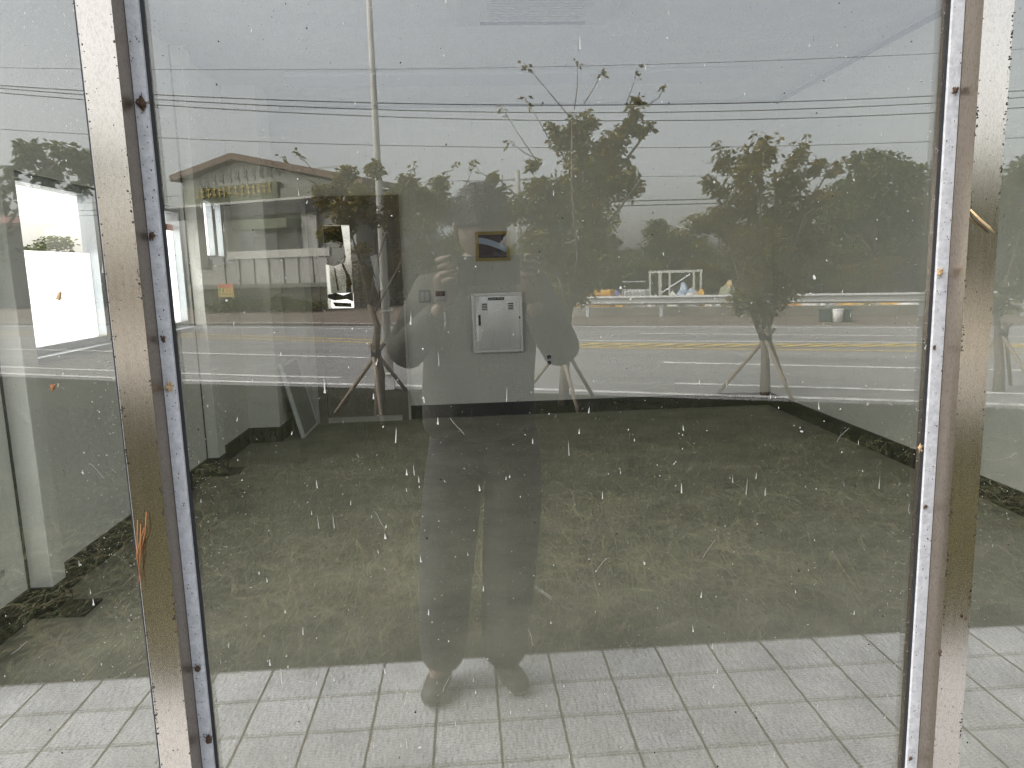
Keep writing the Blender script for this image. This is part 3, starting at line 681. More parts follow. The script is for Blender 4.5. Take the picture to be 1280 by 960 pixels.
street_tree((957, 493), 7.85, [(957, 455), (956, 440), (953, 425)],
    [[(955, 430), (943, 400), (925, 350), (905, 280), (895, 220)], [(955, 432), (966, 395), (985, 330), (1010, 260), (1040, 205)], [(955, 425), (958, 350), (950, 270), (955, 190)], [(985, 330), (1000, 280), (1000, 200)]],
    [(955, 188, 24), (940, 200, 24), (1000, 192, 20), (905, 200, 20), (888, 226, 15), (900, 240, 16), (935, 222, 36), (985, 222, 34), (1022, 208, 18), (1044, 215, 12), (1050, 205, 7), (930, 252, 36), (980, 262, 46), (1020, 250, 28), (950, 300, 54), (905, 268, 24), (1000, 308, 46), (955, 350, 46), (928, 375, 26), (985, 365, 30), (955, 390, 26), (1020, 300, 28), (1040, 240, 16)],
    M['leafB'], 'bushy tree with rusty and green leaves, forked low, second from the right', 190, .066,
    [((935, 190), (945, 165)), ((1010, 200), (1008, 168)), ((900, 190), (898, 176)), ((970, 180), (975, 170)), ((1040, 210), (1058, 196))])
street_tree((474, 515), 7.6, [(475, 467), (469, 439), (472, 408), (461, 380)],
    [[(461, 380), (450, 330), (430, 260), (415, 220)], [(462, 385), (470, 330), (490, 270), (510, 220)], [(466, 395), (500, 330), (540, 260), (555, 215)], [(470, 330), (465, 260), (468, 205)]],
    [(435, 216, 16), (425, 230, 18), (468, 212, 15), (510, 228, 16), (552, 228, 17), (405, 245, 22), (450, 250, 26), (500, 255, 28), (545, 252, 24), (572, 258, 15), (430, 285, 24), (486, 275, 18), (430, 262, 22), (520, 243, 22), (410, 290, 16)],
    M['leafA'], 'thin small tree with a sparse brown green crown beside the lamp post', 330, .06,
    [((395, 230), (352, 195)), ((400, 225), (372, 190)), ((555, 215), (570, 203)), ((510, 222), (518, 206)), ((575, 240), (592, 208))], lr=.013)
street_tree((1248, 494), 7.5, [(1250, 460), (1248, 420), (1246, 390)],
    [[(1246, 390), (1262, 340), (1285, 260), (1300, 200)], [(1246, 392), (1235, 340), (1240, 280)]],
    [(1290, 215, 40), (1262, 262, 36), (1300, 300, 60), (1270, 345, 36), (1235, 300, 26), (1245, 235, 24), (1250, 380, 22), (1310, 240, 50)],
    M['leafC'], 'dark green tree reflected in the pane right of the right steel frame', 170, .075)
street_tree((-40, 515), 7.6, [(-38, 470), (-35, 420), (-30, 380)],
    [[(-30, 380), (0, 300), (40, 230), (80, 195)], [(-30, 380), (-40, 300), (-10, 220)], [(0, 300), (60, 250), (120, 220), (170, 205)]],
    [(28, 182, 12), (45, 188, 22), (78, 190, 22), (102, 202, 22), (12, 210, 13), (60, 214, 26), (112, 215, 20), (18, 228, 12), (95, 238, 18), (132, 195, 20), (165, 212, 24), (60, 240, 18), (-20, 240, 40), (-40, 300, 50), (30, 200, 16)],
    M['leafC'], 'dark spreading tree reflected above the bright side window', 150, .08)

# ================================================================== LAMP POST, POLE, CABLES
bp = W(487, 479, 9.75); bp.z = 0
lp = thing('lamp_post', tuple(bp), 'tall slim pale grey lamp post beside the sparse tree', 'lamp post')
b = MB(); b.tube([(bp.x, bp.y, 0), (bp.x, bp.y, 3), (bp.x, bp.y, 8)], [.062, .042, .022], 14); b.build('pole', M['lamp'] if 'lamp' in M else mat('galvanised_pole', (.50, .49, .45), .55, 0, .1, 4), lp, smooth=True)
b = MB(); b.box(bp.x-.13, bp.x+.13, bp.y-.13, bp.y+.13, -.02, .03); b.build('base_plate', M['alu'], lp, bevel=.004)
b = MB(); b.tube([(bp.x, bp.y, 7.9), (bp.x, bp.y-.5, 8.2), (bp.x, bp.y-1.6, 8.3)], .03, 8); b.build('arm', M['alu'], lp, smooth=True)
b = MB(); b.box(bp.x-.12, bp.x+.12, bp.y-2.2, bp.y-1.55, 8.25, 8.36); b.build('lamp_head', M['offwhite'], lp, bevel=.03)
c = W(486, 474, 9.3); ub = thing('utility_box', (c.x, c.y, 0), 'small white utility box standing at the foot of the lamp post', 'utility box')
b = MB(); b.box(c.x-.08, c.x+.07, c.y-.06, c.y+.06, -.02, .16); b.build('body', M['white'], ub, bevel=.006)
b = MB(); b.box(c.x-.095, c.x+.085, c.y-.075, c.y+.075, .1605, .185); b.build('lid', M['offwhite'], ub, bevel=.004)

pl = W(649, 300, 38); pz = P(648, 213, 38).z
up = thing('utility_pole', (pl.x, pl.y, 0), 'grey concrete utility pole standing behind the dense olive tree', 'utility pole')
b = MB(); b.tube([(pl.x, pl.y, -.1), (pl.x, pl.y, pz)], [.19, .13], 12); b.build('shaft', mat('pole_concrete', (.33, .33, .31), .8, 0, .1, 3), up, smooth=True)
b = MB(); b.box(pl.x-.9, pl.x+.9, pl.y-.05, pl.y+.05, pz-.5, pz-.4); ca = b.build('crossarm', M['alu'], up)
b = MB(); b.box(pl.x-.6, pl.x+.6, pl.y-.05, pl.y+.05, pz-1.5, pz-1.42); b.build('crossarm', M['alu'], up)
for k in (-.8, 0, .8): b = MB(); b.tube([(pl.x+k, pl.y, pz-.399), (pl.x+k, pl.y, pz-.2)], .06, 8); b.build('insulator', M['offwhite'], ca)
def cable(pxs, yv, r, label):
    q = [W(*p, yv) for p in pxs]
    A = np.array([[p.x, p.z] for p in q]); co = np.polyfit(A[:, 0], A[:, 1], 2)
    xs = np.linspace(-38, 42, 41); b = MB(); b.tube([(x, q[0].y, np.polyval(co, x)) for x in xs], r, 6)
    tag(b.build('overhead_cable', M['black'], smooth=True), label, 'cable', 'overhead cables across the sky')
cable([(190, 118), (470, 129), (850, 130), (1165, 120)], 24, .016, 'uppermost of the three close overhead cables')
cable([(190, 124), (470, 137), (850, 140), (1165, 129)], 24.4, .016, 'middle one of the three close overhead cables')
cable([(190, 131), (470, 145), (850, 151), (1165, 141)], 24.8, .016, 'lowest of the three close overhead cables')
cable([(200, 172), (480, 182), (850, 184), (1165, 177)], 25.5, .011, 'single thin cable below the three close cables')
cable([(40, 86), (470, 84), (850, 82), (1165, 66)], 26, .009, 'faint thin cable above the three close cables')
cable([(200, 262), (480, 258), (800, 251), (1165, 240)], 46, .035, 'thick far cable just above the distant wood')
cable([(200, 268), (480, 264), (800, 256.5), (1165, 246)], 46.5, .03, 'lower far cable just above the distant wood')
cable([(350, 240), (560, 219), (850, 226), (1165, 222)], 40, .012, 'thin far cable running past the utility pole top')

# ================================================================== FAR SIDE OF THE ROAD
# gable fronted shop house
NB = 27.5
e0 = FP(222, 222, NB); ap = FP(298, 194, NB); e1 = FP(446, 224, NB)
u0, u1 = e0[0]+.25, e1[0]-.2
wl = RW((u0+u1)/2, NB, 0)
wh = thing('gable_building', tuple(wl), 'pale gable fronted building with a brown roof edge across the road', 'building')
M['siding'] = mat('beige_metal_siding', (.37, .37, .335), .7, 0, .06, 2)
M['brown'] = mat('rusty_roof_trim', (.14, .09, .06), .7, 0, .2, 2)
M['green'] = mat('dark_green_sign', (.10, .115, .06), .6, 0, .1, 3)
M['shade'] = mat('dark_shopfront', (.17, .175, .145), .6, 0, .15, 2)
f3 = lambda u, n, z: RW(u, n, z)
b = MB(); b.prism([(u0, -.1), (u1, -.1), (u1, e1[1]-.25), (ap[0], ap[1]-.25), (u0, e0[1]-.25)], NB, NB+7, f3); b.build('wall', M['siding'], wh)
b = MB()
b.prism([(e0[0], e0[1]-.22), (ap[0], ap[1]-.22), (ap[0], ap[1]+.06), (e0[0], e0[1]+.06)], NB-.5, NB+7.3, f3)
b.prism([(ap[0], ap[1]-.22), (e1[0]+.6, e1[1]-.28), (e1[0]+.6, e1[1]+.0), (ap[0], ap[1]+.06)], NB-.5, NB+7.3, f3)
b.build('roof', M['brown'], wh)
def fbox(name, m, px0, py0, px1, py1, n, t, parent, **k):
    a = FP(px0, py0, n); c = FP(px1, py1, n); b = MB()
    b.box(a[0], c[0], n, n+t, c[1], a[1], lambda u, nn, z: RW(u, nn, z)); return b.build(name, m, parent, **k)
# siding ribs
b = MB(); a = FP(226, 225, NB-.03); c = FP(440, 320, NB-.03)
k = a[0]
for kz in range(5):
    zz = c[1]+.4+kz*.85; b.box(u0+.05, u1-.05, NB-.02, NB-.001, zz, zz+.05, f3)
b.build('siding_trim', M['siding'], wh)
sg = fbox('sign_board', M['green'], 228, 237, 348, 256, NB-.35, .3, wh)
yl_ = mat('yellow_letters', (.42, .32, .08), .6)
a = FP(246, 250, NB-.37); c = FP(340, 240, NB-.37); x = a[0]
while x < c[0]:
    b = MB(); wd = random.uniform(.12, .26); zz = a[1]+.05
    b.box(x+wd*.4, x+wd*.4+.05, NB-.392, NB-.356, zz, zz+.45, f3)
    for q in (random.uniform(.02, .12), random.uniform(.25, .38)): b.box(x, x+wd, NB-.39, NB-.355, zz+q, zz+q+.06, f3)
    b.build('letter', yl_, sg); x += wd+.12
fbox('sign_board', M['shade'], 350, 235, 396, 256, NB-.35, .3, wh)
ml_ = mat('grey_letters', (.24, .24, .22), .6)
a = FP(245, 235, NB-.06); c = FP(345, 222, NB-.06); x = a[0]
while x < c[0]:                          # illegible weathered characters, each of a few short strokes
    b = MB(); zz = a[1]+(x-a[0])*.035
    b.box(x+.22, x+.27, NB-.05, NB-.001, zz+.05, zz+.5, f3)
    b.box(x, x+.17, NB-.048, NB-.001, zz+.12+random.uniform(0, .1), zz+.18+random.uniform(.05, .1), f3)
    b.box(x+.03, x+.14, NB-.047, NB-.001, zz+.34+random.uniform(0, .04), zz+.42, f3)
    b.build('letter', ml_, wh)
    x += .46
fbox('fascia', M['offwhite'], 226, 257, 396, 262, NB-.45, .44, wh)
fbox('gutter', M['black'], 190, 262.5, 396, 264, NB-.55, .1, wh)
fbox('shopfront_glazing', M['shade'], 240, 284, 400, 330, NB-.08, .07, wh)
fbox('side_door', M['shade'], 385.5, 264, 391.8, 330, NB-.12, .1, wh)  # more dark glazing, added to dim the bright siding between the downpipes
fbox('awning', M['green'], 294, 276, 358, 284, NB-1.2, 1.1, wh)
for px in (300, 330, 362):
    fbox('window', mat('dull_window', (.07, .08, .085), .15), px, 292, px+18, 316, NB-.12, .035, wh)
for px in (383.5, 392.5):
    fbox('downpipe', M['offwhite'], px, 236, px+1.4, 388, NB-.3, .09, wh)
# low wall and white panel fence in front of it
N2 = 25.2
rw = thing('retaining_wall', tuple(RW(FP(330, 380, N2)[0], N2, 0)), 'dark mossy low stone wall under the white panels across the road', 'wall')
fbox('stones', mat('mossy_stone', (.085, .085, .06), .9, 0, .5, 1.5, bump=.5), 236, 358.5, 412, 386, N2, .4, rw)
fbox('coping', M['shade'], 235, 357, 413, 358.4, N2-.04, .48, rw)
M['fence'] = mat('dull_white_panels', (.36, .36, .335), .6, 0, .12, 2)
wf = thing('panel_fence', tuple(RW(FP(330, 355, N2)[0], N2+.1, FP(330, 357, N2)[1])), 'long white panel fence with a top rail in front of the gable building', 'fence')
b = MB(); xs = np.linspace(264, 411, 9)
for a, c in zip(xs, xs[1:]): fbox('panel', M['fence'], a+.15, 321, c-.15, 356.8, N2+.1, .08, wf)
fbox('top_rail', M['offwhite'], 284, 315, 412, 319.5, N2+.05, .18, wf)
c = FP(283, 357, N2-1.2)
sb = thing('notice_board', tuple(RW(c[0], N2-1.2, 0)), 'small yellow and red notice board before the mossy wall', 'sign')
bd = fbox('board', mat('yellow_board', (.55, .45, .16), .6), 272, 355, 292.5, 371, N2-1.2, .06, sb)
fbox('red_band', mat('red_print', (.55, .16, .12), .6), 273, 355.6, 290.5, 359.5, N2-1.206, .005, bd)
for i, (px, m_) in enumerate(((273.5, (.12, .3, .1)), (277.5, (.1, .22, .08)), (282, (.5, .2, .1)), (286, (.5, .2, .1)))): fbox('letter', mat('print_%d' % i, m_, .6), px, 360.6, px+2.2, 364.8, N2-1.207, .006, bd)
for px in (274, 277, 280, 283, 286, 289): fbox('letter', M['brown'], px, 366.5, px+1.6, 369, N2-1.208, .007, bd)
for px in (275, 288.5): fbox('post', M['alu'], px, 371.2, px+1, 384, N2-1.19, .04, sb)
# red roofed house far left
c = FP(-30, 390, 31)
hs_ = thing('red_roof_house', tuple(RW(c[0], 31, 0)), 'grey house with a dull red roof at the left edge of the reflection', 'house')
a, e = FP(-140, 290, 31), FP(-22, 280, 31)
b = MB(); b.prism([(a[0], -.1), (e[0]-.3, -.1), (e[0]-.3, e[1]-.1), ((a[0]+e[0])/2, e[1]-.1)] if False else [(a[0], -.1), (e[0], -.1), (e[0], e[1]-.1), (a[0], e[1]-.1)], 31, 35, f3); b.build('wall', mat('grey_render', (.22, .22, .2), .8, 0, .1, 1), hs_)
b = MB(); md = (a[0]+e[0])/2
b.prism([(a[0]-.5, e[1]-.08), (e[0]+.5, e[1]-.08), (md, e[1]+1.6)] if False else [(a[0]-.4, e[1]-.09), (e[0]+.4, e[1]-.09), (e[0]+.4, e[1]+.12), (md, e[1]-.09+1.3), (a[0]-.4, e[1]+.12)], 30.6, 35.4, f3)
b.build('roof', mat('dull_red_tiles', (.22, .08, .06), .8, 0, .2, 2), hs_)
fbox('window', M['shade'], -60, 300, -40, 325, 30.95, .045, hs_)
# pale far shed between the trees
c = FP(540, 300, 46)
sh = thing('pale_shed', tuple(RW(c[0], 46, 0)), 'pale blue grey shed glimpsed behind the photographer and the small tree', 'shed')
a, e = FP(470, 266, 46), FP(566, 266, 46)
b = MB(); b.box(a[0], e[0], 46, 54, -.1, e[1], f3); b.build('wall', mat('pale_cladding', (.42, .45, .48), .6, 0, .06, 2), sh)
b = MB(); b.prism([(a[0]-.3, e[1]+.01), (e[0]+.3, e[1]+.01), ((a[0]+e[0])/2, e[1]+.9)], 45.7, 54.3, f3); b.build('roof', mat('blue_grey_roof', (.3, .33, .36), .5), sh)
fbox('shutter', M['shade'], 490, 300, 515, 330, 45.95, .045, sh)

# guard rail
NG = 21.2
g0, g1 = FP(722, 380, NG)[0], FP(1330, 380, NG)[0]
gr = thing('guard_rail', tuple(RW(g0, NG, 0)), 'long grey steel guard rail along the far verge', 'guard rail')
b = MB(); zr = .335
prof = [(0, 0), (.05, .05), (0, .1), (0, .16), (.05, .21), (0, .26), (.02, .26), (.075, .21), (.02, .16), (.02, .1), (.075, .05), (.02, 0)]
b.prism([(p, zr+q) for p, q in prof], g0, g1, lambda p, t, q: RW(t, NG-p, q)); b.build('rail', mat('galvanised_rail', (.42, .43, .42), .5, .3, .1, 2), gr)
x = g0+.3
while x < g1:
    b = MB(); b.box(x-.05, x+.05, NG+.01, NG+.1, -.05, zr+.24, f3); b.build('post', M['alu'], gr); x += 2.2
b = MB(); b.box(g0-.4, g1, NG+.5, NG+.8, -.05, .24, f3)
tag(b.build('concrete_kerb', mat('stained_concrete', (.26, .25, .21), .9, 0, .25, 1)), 'low stained concrete kerb wall behind the guard rail', 'kerb wall')

# stored goods and rubbish behind the rail
NJ = 23.2
def ju(px): return FP(px, 370, NJ)[0]
def jz(px, py): return FP(px, py, NJ)[1]
def raise_base(nm, px0, px1, label, cat, grp=None): return thing(nm, tuple(RW((ju(px0)+ju(px1))/2, NJ, 0)), label, cat, grp)
M['crate'] = mat('yellow_plastic', (.62, .36, .06), .5, 0, .1, 4)
M['tarp'] = mat('blue_tarp', (.10, .14, .34), .6, 0, .2, 5)
M['bag'] = mat('white_sack', (.62, .62, .60), .6, 0, .1, 8)
M['tealbin'] = mat('teal_green_plastic', (.07, .10, .085), .5)
for k, (a, c) in enumerate(((720, 733), (736, 749), (749.5, 763))):
    t = raise_base('yellow_crate', a, c, ['small yellow crate at the left end of the guard rail', 'yellow crate beside the blue covered heap, left of the pair', 'yellow crate beside the blue covered heap, right of the pair'][k], 'crate', 'yellow crates behind the guard rail')
    u0_, u1_ = ju(a), ju(c); zt = jz(a, 363)
    b = MB(); b.box(u0_, u1_, NJ, NJ+.6, -.02, zt, f3); b.build('body', M['crate'], t, bevel=.02)
    b = MB()
    for q in (.3, .55, .8): b.box(u0_-.02, u1_+.02, NJ-.025, NJ+.62, zt*q, zt*q+.04, f3)
    b.build('ribs', M['crate'], t)
def heap(nm, px0, px1, py, n0, m, label, cat, lumps=7, zb=-.02, grp=None):
    t = thing(nm, tuple(RW((FP(px0, 370, n0)[0]+FP(px1, 370, n0)[0])/2, n0, 0)), label, cat, grp)
    a, c = FP(px0, 370, n0)[0], FP(px1, 370, n0)[0]; zt = FP(px0, py, n0)[1]; b = MB()
    for i in range(lumps):
        u = random.uniform(a+.15*(c-a), c-.15*(c-a)); h = zt*random.uniform(.65, 1)*(1-.4*abs((u-a)/(c-a)-.5)*2)
        p = RW(u, n0+random.uniform(0, .6), h*.45); b.blob(p, ((c-a)*random.uniform(.18, .32), random.uniform(.3, .5), h*.55), 12, 8, .12)
    return b.build('mound', m, t, smooth=True), t
heap('covered_heap', 744, 778, 360, NJ+1.0, M['tarp'], 'heap under a blue tarpaulin behind the yellow crates', 'heap')
t = raise_base('white_tank', 778, 806, 'white caged liquid tank right of the blue covered heap', 'tank')
b = MB(); b.box(ju(778.5), ju(805.5), NJ+.05, NJ+1, .1, jz(790, 363.5), f3); b.build('tank', M['bag'], t, bevel=.06)
b = MB()
for px in np.linspace(778, 806, 7): b.box(ju(px)-.015, ju(px)+.015, NJ, NJ+.03, .05, jz(790, 362.5), f3)
for zz in (.1, .4, .7, .95): b.box(ju(778), ju(806), NJ-.012, NJ-.001, zz, zz+.03, f3)
b.build('cage', M['alu'], t)
t = raise_base('shelter_frame', 811, 868, 'open pale steel shelter frame standing behind the guard rail', 'frame')
ua, uc, zt = ju(811), ju(866), jz(811, 339)
for u in (ua, ua+(uc-ua)*.25, uc):
    for nn in (NJ+.2, NJ+1.8):
        b = MB(); b.box(u-.03, u+.03, nn-.03, nn+.03, -.02, zt-.07, f3); b.build('post', M['offwhite'], t)
for nn in (NJ+.2, NJ+1.8):
    b = MB(); b.box(ua-.05, uc+.05, nn-.035, nn+.035, zt-.069, zt, f3); b.build('beam', M['offwhite'], t)
b = MB(); b.tube([RW(ua+(uc-ua)*.28, NJ+.14, .6), RW(uc-.1, NJ+.14, zt-.12)], .025, 6); b.build('brace', M['alu'], t)
bt, t2 = heap('tarpaulin_bundle', 846, 870, 343, NJ+.9, mat('pale_blue_tarp', (.30, .38, .48), .6, 0, .2, 4), 'pale blue tarpaulin bundle under the shelter frame', 'bundle', 5)
for i, (a, c, py, m_, lb) in enumerate((
    (848, 874, 362, M['bag'], 'white sack lying under the pale blue bundle'), (866, 884, 360, M['crate'], 'orange yellow sack next to the white sack under the frame'),
    (882, 896, 366, M['bag'], 'small white sack at the middle of the rubbish row'), (892, 925, 355, mat('olive_sack', (.20, .21, .14), .8, 0, .3, 6), 'olive heap of rubbish left of the rusty tree'),
    (902, 918, 349, mat('tan_sack', (.42, .30, .15), .8, 0, .2, 6), 'tan sack on top of the olive rubbish heap'), (914, 936, 362, M['bag'], 'long white sack slumped at the left of the rusty tree'),
    (982, 1004, 362, mat('orange_sack', (.50, .26, .06), .7, 0, .2, 5), 'orange sack just right of the rusty tree trunk'), (1018, 1046, 373, M['bag'], 'big crumpled white sack right of the rusty tree'),
    (1050, 1064, 370, M['crate'], 'upright yellow sack right of the big white sack'), (1070, 1090, 366, mat('mustard_sack', (.40, .30, .08), .7), 'mustard sack furthest right in the rubbish row'),
    (1064, 1100, 374, mat('grey_sack', (.28, .30, .30), .7, 0, .3, 5), 'grey heap of sacks at the right end of the row'))):
    heap('rubbish_sack', a, c, py, NJ-(.6 if i > 6 else 0)+random.uniform(0, .3), m_, lb, 'sack', 4, grp='sacks of rubbish behind the rail')
for a, c, py, m_, lb in ((764, 777, 366, M['crate'], 'yellow sacks between the crates and the white tank'), (806, 820, 364, M['bag'], 'white sack at the left foot of the shelter frame'), (828, 846, 361, M['offwhite'], 'pale sack pile inside the shelter frame'),
    (934, 950, 365, mat('brown_sack', (.22, .14, .08), .8, 0, .3, 5), 'brown sack hidden partly by the rusty tree trunk'), (1004, 1020, 366, M['bag'], 'white sack between the orange sack and the big white one'), (1098, 1122, 370, M['crate'], 'yellow heap beyond the grey sacks at far right'), (1120, 1150, 372, M['bag'], 'white heap next to the right steel frame')):
    heap('rubbish_sack', a, c, py, NJ-.4+random.uniform(0, .3), m_, lb, 'sack', 4, grp='sacks of rubbish behind the rail')
for a, c, lb in ((1024, 1041, 'left of the two green plastic bins on the verge'), (1053, 1066, 'right of the two green plastic bins on the verge')):
    n0 = 19.3; u0_, u1_ = FP(a, 390, n0)[0], FP(c, 390, n0)[0]; zt = FP(a, 388.5, n0)[1]
    t = thing('plastic_bin', tuple(RW((u0_+u1_)/2, n0, 0)), lb, 'bin', 'green bins on the verge')
    b = MB(); b.box(u0_, u1_, n0, n0+.35, -.02, zt, f3); b.build('tub', M['tealbin'], t, bevel=.03)
    b = MB(); b.box(u0_-.03, u1_+.03, n0-.03, n0+.38, zt+.001, zt+.04, f3); b.build('rim', M['tealbin'], t)
n0 = 19.1; u0_, u1_ = FP(1044, 390, n0)[0], FP(1052, 390, n0)[0]
t = thing('white_bucket', tuple(RW((u0_+u1_)/2, n0, 0)), 'white bucket between the two green bins', 'bucket')
cc = RW((u0_+u1_)/2, n0+.1, 0); b = MB(); b.tube([(cc.x, cc.y, -.02), (cc.x, cc.y, .28)], [.1, .125], 14); b.build('pail', M['bag'], t, smooth=True)
b = MB(); b.tube([(cc.x, cc.y, .281), (cc.x, cc.y, .30)], .13, 14); b.build('lid', M['white'], t)
# red kerb block left
c = G(380, 388); b = MB(); b.box(c.x-.45, c.x+.45, c.y-.3, c.y+.3, -.02, .28); tag(b.build('red_planter', mat('red_block', (.34, .13, .08), .8, 0, .2, 4), bevel=.03), 'small dull red block on the verge near the white downpipes', 'planter')

# hedge in front of the mossy wall and the wood
def bush(nm, px0, px1, py, n0, m, label, cat, n=1500, s=.16, grp=None):
    a, c = FP(px0, 370, n0)[0], FP(px1, 370, n0)[0]; zt = FP(px0, py, n0)[1]
    t = thing(nm, tuple(RW((a+c)/2, n0, 0)), label, cat, grp)
    u = rng.uniform(a, c, n); e = 1-np.abs((u-a)/(c-a)*2-1)**3; z = (rng.random(n)**.7)*zt*(.55+.45*e)*(1+.15*np.sin(u*3)); nn = n0+rng.normal(0, .45, n)
    C = np.array([tuple(RW(uu, q, zz)) for uu, q, zz in zip(u, nn, z)])
    np_quads('foliage', leaf_quads(C, s, .1, .6), m, t)
    b = MB()
    for q in np.linspace(a+.2, c-.2, 6): b.tube([RW(q, n0, -.05), RW(q+.1, n0, zt*.6)], .03, 5)
    b.build('stems', M['bark'], t); return t
bush('hedge', 262, 400, 374, N2-.6, M['leafC'], 'low ragged green hedge at the foot of the mossy wall', 'hedge', 1600, .14)
bush('shrub', 722, 816, 326, 27, M['leafC'], 'broad green shrub behind the yellow crates and white tank', 'shrub', 4200, .17)
bush('shrub', 690, 722, 350, 26, M['leafA'], 'small olive shrub left of the yellow crates', 'shrub', 1400, .15)

bush('shrub', 402, 470, 330, 27.5, M['leafB'], 'russet shrub right of the white panel fence', 'shrub', 1800, .16)
bush('shrub', 462, 545, 306, 30, M['leafB'], 'russet shrub in front of the pale shed, left part', 'shrub', 3000, .17)
bush('shrub', 535, 625, 300, 31, M['leafA'], 'olive shrub in front of the pale shed beside the photographer', 'shrub', 3200, .17)
# the wood: a few tree kinds, copied
def wood_tree(kind, m, seed):
    r = random.Random(seed); t = thing('wood_tree', (0, 0, 0), 'x', 'tree', 'trees of the wood beyond the road')
    H = 1.0; b = MB(); b.tube([(0, 0, -.02), (.01, 0, .3), (.0, .01, .7)], [.03, .022, .008], 7)
    for _ in range(6):
        a = r.uniform(0, 6.28); z = r.uniform(.2, .5); b.tube([(0, 0, z), (.22*math.cos(a), .22*math.sin(a), z+.22)], [.012, .004], 5)
    b.build('trunk', M['bark'], t, smooth=True)
    C = []
    for _ in range(20):
        a = r.uniform(0, 6.28); z = r.uniform(.16, .92); rad = .36*math.sin(math.pi*min(1, (z-.02)/1.02))**.7*r.uniform(.3, 1)
        c = np.array([rad*math.cos(a), rad*math.sin(a), z]); k = 260; g = rng.normal(size=(k, 3)); g /= np.linalg.norm(g, axis=1)[:, None]
        s = np.array([r.uniform(.1, .17), r.uniform(.1, .17), r.uniform(.07, .12)]); C.append(c+g*s*(rng.random(k)**.4)[:, None])
    C = np.concatenate(C); np_quads('crown', leaf_quads(C, .035, .2, .6), m, t); return t
protos = [wood_tree(0, M['leafC'], 1), wood_tree(1, M['leafA'], 2), wood_tree(2, M['leafB'], 5)]
used = [False]*3
def place_wood(k, px, py, yv, wide, label):
    src = protos[k]
    if used[k]:
        t = src.copy(); COL.objects.link(t)
        for ch in src.children: q = ch.copy(); q.parent = t; COL.objects.link(q)
    else: t = src; used[k] = True
    p = W(px, 340, yv); h = P(px, py, yv).z*1.02
    t.location = (p.x, p.y, -.02); t.scale = (h*wide, h*wide, h); t.rotation_euler.z = random.uniform(0, 6.28); t['label'] = label
WOOD = [(2, 430, 262, 50, 1.2, 'russet tree rising behind the right end of the gable building'), (2, 470, 252, 34, 1.0, 'russet tree standing before the pale shed, right of the dark door'), (1, 532, 246, 35, 1.0, 'olive tree standing before the pale shed, left of the photographer'), (1, 500, 268, 52, 1.1, 'olive tree behind the pale shed, left side'), (2, 560, 262, 55, 1.1, 'brown tree behind the pale shed, right side'),
 (1, 600, 275, 48, 1.2, 'olive tree hidden partly by the photographer'), (0, 640, 305, 40, 1.4, 'low green tree at the foot of the utility pole'), (1, 678, 300, 42, 1.2, 'olive tree behind the dense street tree'),
 (0, 722, 300, 44, 1.3, 'dark tree just right of the dense street tree trunk'), (0, 775, 296, 44, 1.3, 'dark green tree behind the white tank'), (0, 830, 272, 40, 1.1, 'pointed green tree above the shelter frame'),
 (1, 862, 268, 40, 1.2, 'olive tree above the pale blue bundle'), (2, 898, 272, 42, 1.2, 'russet tree left of the rusty street tree'), (1, 940, 282, 44, 1.2, 'olive tree behind the left half of the rusty street tree'),
 (0, 990, 270, 40, 1.2, 'dark tree behind the right half of the rusty street tree'), (0, 1035, 246, 36, 1.1, 'dark tree in the dip left of the big round tree'), (0, 1072, 224, 32, 1.0, 'dark tree on the left shoulder of the big round tree'),
 (0, 1090, 204, 29, 1.0, 'dark tree overlapping the big round tree on its left'), (0, 1135, 186, 29.5, 1.1, 'dark tree overlapping the big round tree on its right'), (0, 1112, 184, 30, 1.1, 'big round dark green tree left of the right steel frame'), (0, 1152, 192, 31, 1.0, 'dark green tree touching the right steel frame'), (0, 1215, 200, 32, 1.1, 'dark tree hidden behind the right steel frame'),
 (0, 1275, 215, 32, 1.2, 'dark green tree in the right hand pane'), (1, 1335, 200, 33, 1.1, 'olive tree at the right edge of the reflection'), (1, 800, 318, 30, 1.3, 'short olive tree behind the shelter frame'), (0, 1010, 318, 28, 1.3, 'short dark tree above the orange sack'),
 (2, 1060, 330, 27, 1.4, 'low russet tree above the big white sack'), (1, 880, 322, 30, 1.4, 'low olive tree behind the olive rubbish heap'), (2, 1110, 320, 27, 1.4, 'low russet tree under the big round tree'), (0, 950, 322, 30, 1.4, 'low dark tree behind the rusty street tree trunk')]
for a in WOOD: place_wood(*a)
# trees outside the side window
t = place_wood  # (kinds reused below)
def side_tree(k, x, y, h, wide, label):
    src = protos[k]; t = src.copy(); COL.objects.link(t)
    for ch in src.children: q = ch.copy(); q.parent = t; COL.objects.link(q)
    t.location = (x, y, -.02); t.scale = (h*wide, h*wide, h); t['label'] = label; t['group'] = 'trees outside the side window'
v = P(70, 300, 3.6)
side_tree(0, -14.5, 26.0, 3.1, 1.5, 'dark tree seen through the clear half of the side window')
side_tree(0, -11.0, 25.5, 2.2, 1.6, 'lower shrubby tree right of the one in the side window')
side_tree(0, -18.0, 27.0, 2.3, 1.6, 'lower shrubby tree left of the one in the side window')

